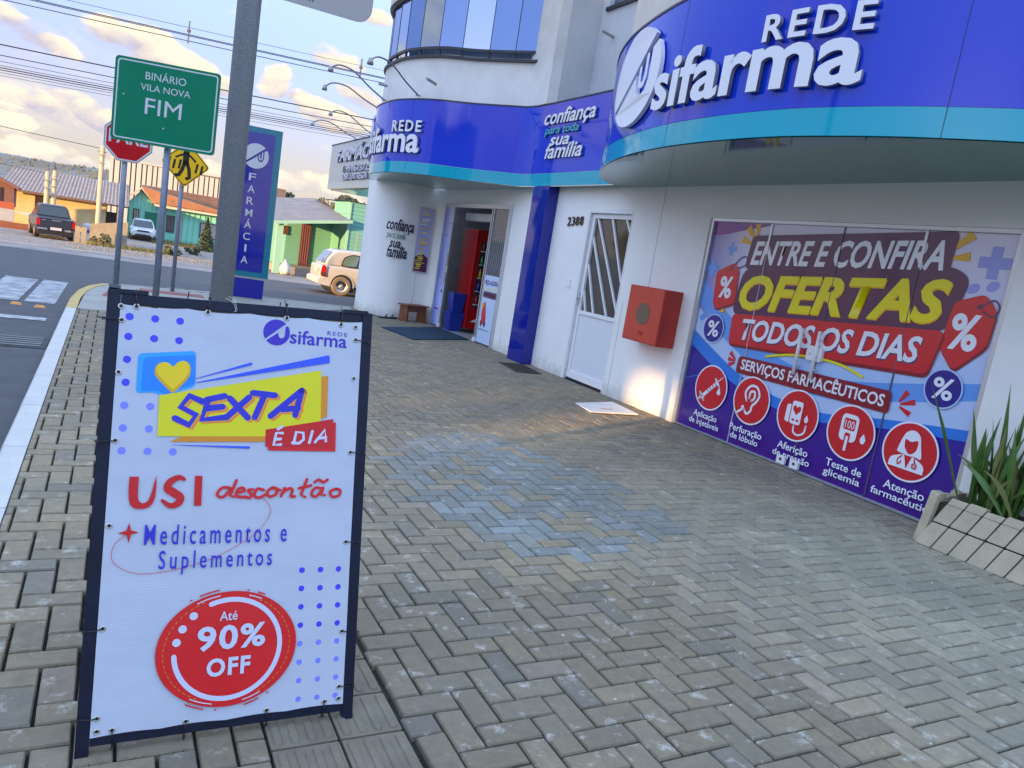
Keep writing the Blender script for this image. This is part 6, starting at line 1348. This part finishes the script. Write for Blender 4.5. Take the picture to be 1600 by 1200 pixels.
def upole(x, y, z0, z1, r_, label, arms=()):
    t_ = thing('utility_pole', label, 'utility pole', (x, y, 0)); mb = MB(); mb.tube([(0, 0, z0), (0, 0, z1)], [r_*1.25, r_], 10); mb.build('pole_shaft', mat('pale_concrete_pole', (.50, .42, .30), .85, var=.1), t_)
    for z, w_ in arms: mb = MB(); mb.box(-w_, w_, -.06, .06, z, z+.10); mb.build('crossarm', mat('arm_grey', (.25, .22, .2), .8), t_)
    for z in (z1-.6, z1-1.1): mb = MB(); mb.box(-r_-.05, r_+.05, -r_-.04, r_+.04, z, z+.08); mb.build('clamp', MATS.get('arm_grey') or M_galv2, t_)
upole(-4.05, 60, -1.5, 2.35, .13, 'left pole of the pair in front of the yellow shed')
upole(-3.70, 61, -1.5, 2.50, .13, 'right pole of the pair in front of the yellow shed')
upole(-.96, 58, -1.5, 4.5, .13, 'tall pale pole standing between the shed and the metal hall', ((4.1, .25),))
mb = MB(); mb.tube(catmull([(-12, 58, 4.9), (-6, 58, 4.55), (-.96, 58, 4.35)], 8), .02, 5); tag(mb.build('overhead_cable', M_wire), 'cable running left from the tall pale pole', 'cable')
mb = MB(); mb.tube(catmull([(-12, 60, 2.95), (-7, 60, 2.4), (-4.05, 60, 2.25)], 8), .014, 5); tag(mb.build('overhead_cable', M_wire), 'thin cable running left from the pair of poles', 'cable')

# foliage
M_fol = mat('dark_foliage', (.035, .06, .025), .7, col2=(.07, .10, .035), scale=1.5); M_fol2 = mat('olive_foliage', (.07, .085, .035), .75, col2=(.11, .11, .045), scale=1)
M_bark = mat('bark', (.10, .07, .05), .9)
def tree(name, label, x, y, z0, h, rad, crown0, n_, leaf, mt, cone=False, seed=1, group=None, cat='tree'):
    t_ = thing(name, label, cat, (x, y, z0), 0, group); rt2 = random.Random(seed); mb = MB()
    mb.tube([(0, 0, -.1), (.03*h, 0, h*.5), (0, 0, h*.85)], [h*.03, h*.02, h*.008], 6)
    for k in range(5): a = rt2.uniform(0, 6.28); zz = h*rt2.uniform(.35, .7); mb.tube([(0, 0, zz), (math.cos(a)*rad*.6, math.sin(a)*rad*.6, zz+h*.15)], [h*.01, h*.004], 4)
    mb.build('trunk', M_bark, t_); mb = MB()
    cl = [(rt2.uniform(-.6, .6)*rad, rt2.uniform(-.6, .6)*rad, rt2.uniform(crown0+.1, .9)*h, rt2.uniform(.3, .6)*rad) for _ in range(9)]
    for k in range(n_):
        if cone:
            tt_ = rt2.random()**1.3; r_ = rad*(1-tt_)*rt2.uniform(.3, 1.1); a = rt2.uniform(0, 6.28); p = Vector((math.cos(a)*r_, math.sin(a)*r_, h*(crown0+(1-crown0)*tt_)))
        else:
            c_ = cl[rt2.randrange(9)]; v_ = Vector((rt2.gauss(0, 1), rt2.gauss(0, 1), rt2.gauss(0, 1))).normalized()*c_[3]*rt2.uniform(.5, 1.05); p = Vector(c_[:3])+Vector((v_.x, v_.y, v_.z*.75))
        d1_ = Vector((rt2.gauss(0, 1), rt2.gauss(0, 1), rt2.gauss(0, .6))).normalized()*leaf*rt2.uniform(.6, 1.3); d2 = d1_.orthogonal().normalized()*leaf*.45
        mb.add([p-d1_*.5, p+d2, p+d1_*.5, p-d2], [(0, 1, 2, 3)])
    mb.build('crown', mt, t_, fix=False); return t_
tree('conifer_shrub', 'small dark conifer in front of the green tiled house', 5.95, 60, -1.5, 2.5, .62, .05, 1500, .16, M_fol, True, 3, cat='shrub')
tree('small_tree', 'round pale tree on the skyline above the teal porch', 16.9, 90, -1.5, 7.1, 1.6, .35, 900, .35, M_fol2, seed=5)
tree('small_tree', 'small orange-tinged tree on the skyline right of the round one', 21.6, 95, -1.5, 6.9, 1.8, .45, 800, .35, mat('warm_foliage', (.16, .11, .05), .75, var=.3), seed=6)
tree('palm_like_tree', 'dark feathery tree behind the teal house under the grey sign', 15.9, 56, -1.0, 5.3, 2.3, .5, 1800, .5, mat('brown_foliage', (.06, .06, .03), .8, var=.4), seed=9)
for i, (x, y, lb) in enumerate(((2.9, 46, 'low weedy bush before the white SUV'), (4.4, 52, 'low bush at the foot of the green house'), (-.6, 46.5, 'weeds at the foot of the concrete wall'), (-2.4, 52, 'bush behind the pickup truck'), (7.6, 60, 'bush right of the conifer shrub'))):
    tree('bush', lb, x, y, gz(y), .55 if i != 3 else 1.2, .5, .0, 260, .16, mat('weedy_green', (.10, .10, .04), .85, var=.3), seed=20+i, cat='bush')
mb = MB(); rg = random.Random(13)
for k in range(1600):
    x = rg.uniform(-1.2, 2.6); y = rg.uniform(44.5, 49); h_ = rg.uniform(.08, .28); a = rg.uniform(0, 3.14); z = gz(y); mb.add([(x, y, z), (x+.03*math.cos(a), y+.03*math.sin(a), z), (x+rg.uniform(-.08, .08), y, z+h_)], [(0, 1, 2)])
for k in range(1400):
    x = rg.uniform(2.5, 9); y = rg.uniform(62, 69); h_ = rg.uniform(.1, .35); z = gz(y); mb.add([(x, y, z), (x+.04, y, z), (x+rg.uniform(-.08, .08), y, z+h_)], [(0, 1, 2)])
stuff(mb.build('grass', mat('dry_grass', (.16, .15, .05), .9, var=.3), fix=False))

# hills
def ridge(y, base, amp, seed, mt, x0, x1, name='hills', st=120):
    mb = MB(); vs = []
    for i in range(st+1):
        x = x0+(x1-x0)*i/st; h_ = base+amp*noise.noise(Vector((x*.004+seed, 0, 0)))*1.0+amp*.35*noise.noise(Vector((x*.02+seed, 3, 0)))+amp*.12*noise.noise(Vector((x*.12+seed, 7, 0)))
        vs += [(x, y-60, -2), (x, y, max(h_, 0)), (x, y+150, -2)]
    mb.add(vs, [(i*3+j, i*3+3+j, i*3+4+j, i*3+1+j) for i in range(st) for j in (0, 1)]); return struct(mb.build(name, mt, fix=False))
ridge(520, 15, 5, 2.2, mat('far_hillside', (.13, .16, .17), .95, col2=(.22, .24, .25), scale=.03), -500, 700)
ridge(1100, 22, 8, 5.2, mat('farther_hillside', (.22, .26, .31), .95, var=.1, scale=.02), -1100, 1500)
mb = MB(); rh = random.Random(17)
for k in range(6000):
    x = rh.uniform(-260, 300); i_ = noise.noise(Vector((x*.004+2.2, 0, 0)))*5+5*.35*noise.noise(Vector((x*.02+2.2, 3, 0))); t_ = rh.random(); y = 462+t_*56; z = -2+(15+i_+2)*t_; s_ = rh.uniform(.4, 1.1)
    mb.add([(x-s_, y-.5, z-.5), (x+s_, y-.5, z-.5), (x+s_*.5, y-.5, z+s_*.9), (x-s_*.4, y-.5, z+s_)], [(0, 1, 2, 3)])
stuff(mb.build('hillside_trees', mat('far_tree_green', (.12, .15, .16), .95, col2=(.17, .20, .21), scale=.05), fix=False))

# ------------------------------------------------------------------ the other side of the street (unseen; added to throw the evening shade, and mirrored in the fascia)
ob = thing('shade_wall', 'thin wall across the street, behind the viewer, added for shade and slotted for sun patches', 'building', (0, 0, 0))
M_ob = mat('opposite_render', (.52, .48, .42), .85, var=.1, scale=.6); X_ = -30
def wallp(y0, y1, z0, z1): mb = MB(); mb.box(X_-.25, X_, y0, y1, z0, z1); mb.build('wall', M_ob, ob)
wallp(-60, -10.55, -.12, 8.9); wallp(-10.55, -9.80, -.12, 3.18); wallp(-10.55, -9.80, 3.78, 8.9); wallp(-9.80, -9.12, -.12, 8.9); wallp(-9.12, -8.60, -.12, 3.09); wallp(-9.12, -8.60, 3.29, 8.9); wallp(-8.60, 5.4, -.12, 8.9)  # gaps in this added wall are placed to let the sun patches through
for k in range(7):
    y = -28+k*4.3
    mb = MB(); mb.box(X_, X_+.05, y, y+1.6, 5.4, 6.9); f_ = mb.build('window', M_wfr, ob); mb = MB(); mb.box(X_+.05, X_+.06, y+.1, y+1.5, 5.5, 6.8); mb.build('pane', M_wgl, f_)
o = MB(); o.box(X_-.6, X_+.5, -60, 3.8, 8.9, 9.1); o.build('roof_edge', mat('tile_red', (.25, .08, .05), .8), ob)
oh = thing('shade_house', 'low tiled house west of the crossing, out of view, added to shade the road', 'house', (0, 0, 0)); bbx(-46, -41, -6, 9.3, -.6, 3.5, 'wall', M_ter, oh); bbx(-46.3, -40.7, -6.3, 9.5, 3.5, 3.8, 'roof', mat('tile_red', (.25, .08, .05), .8), oh)  # unseen house, added so its shadow covers the cross street
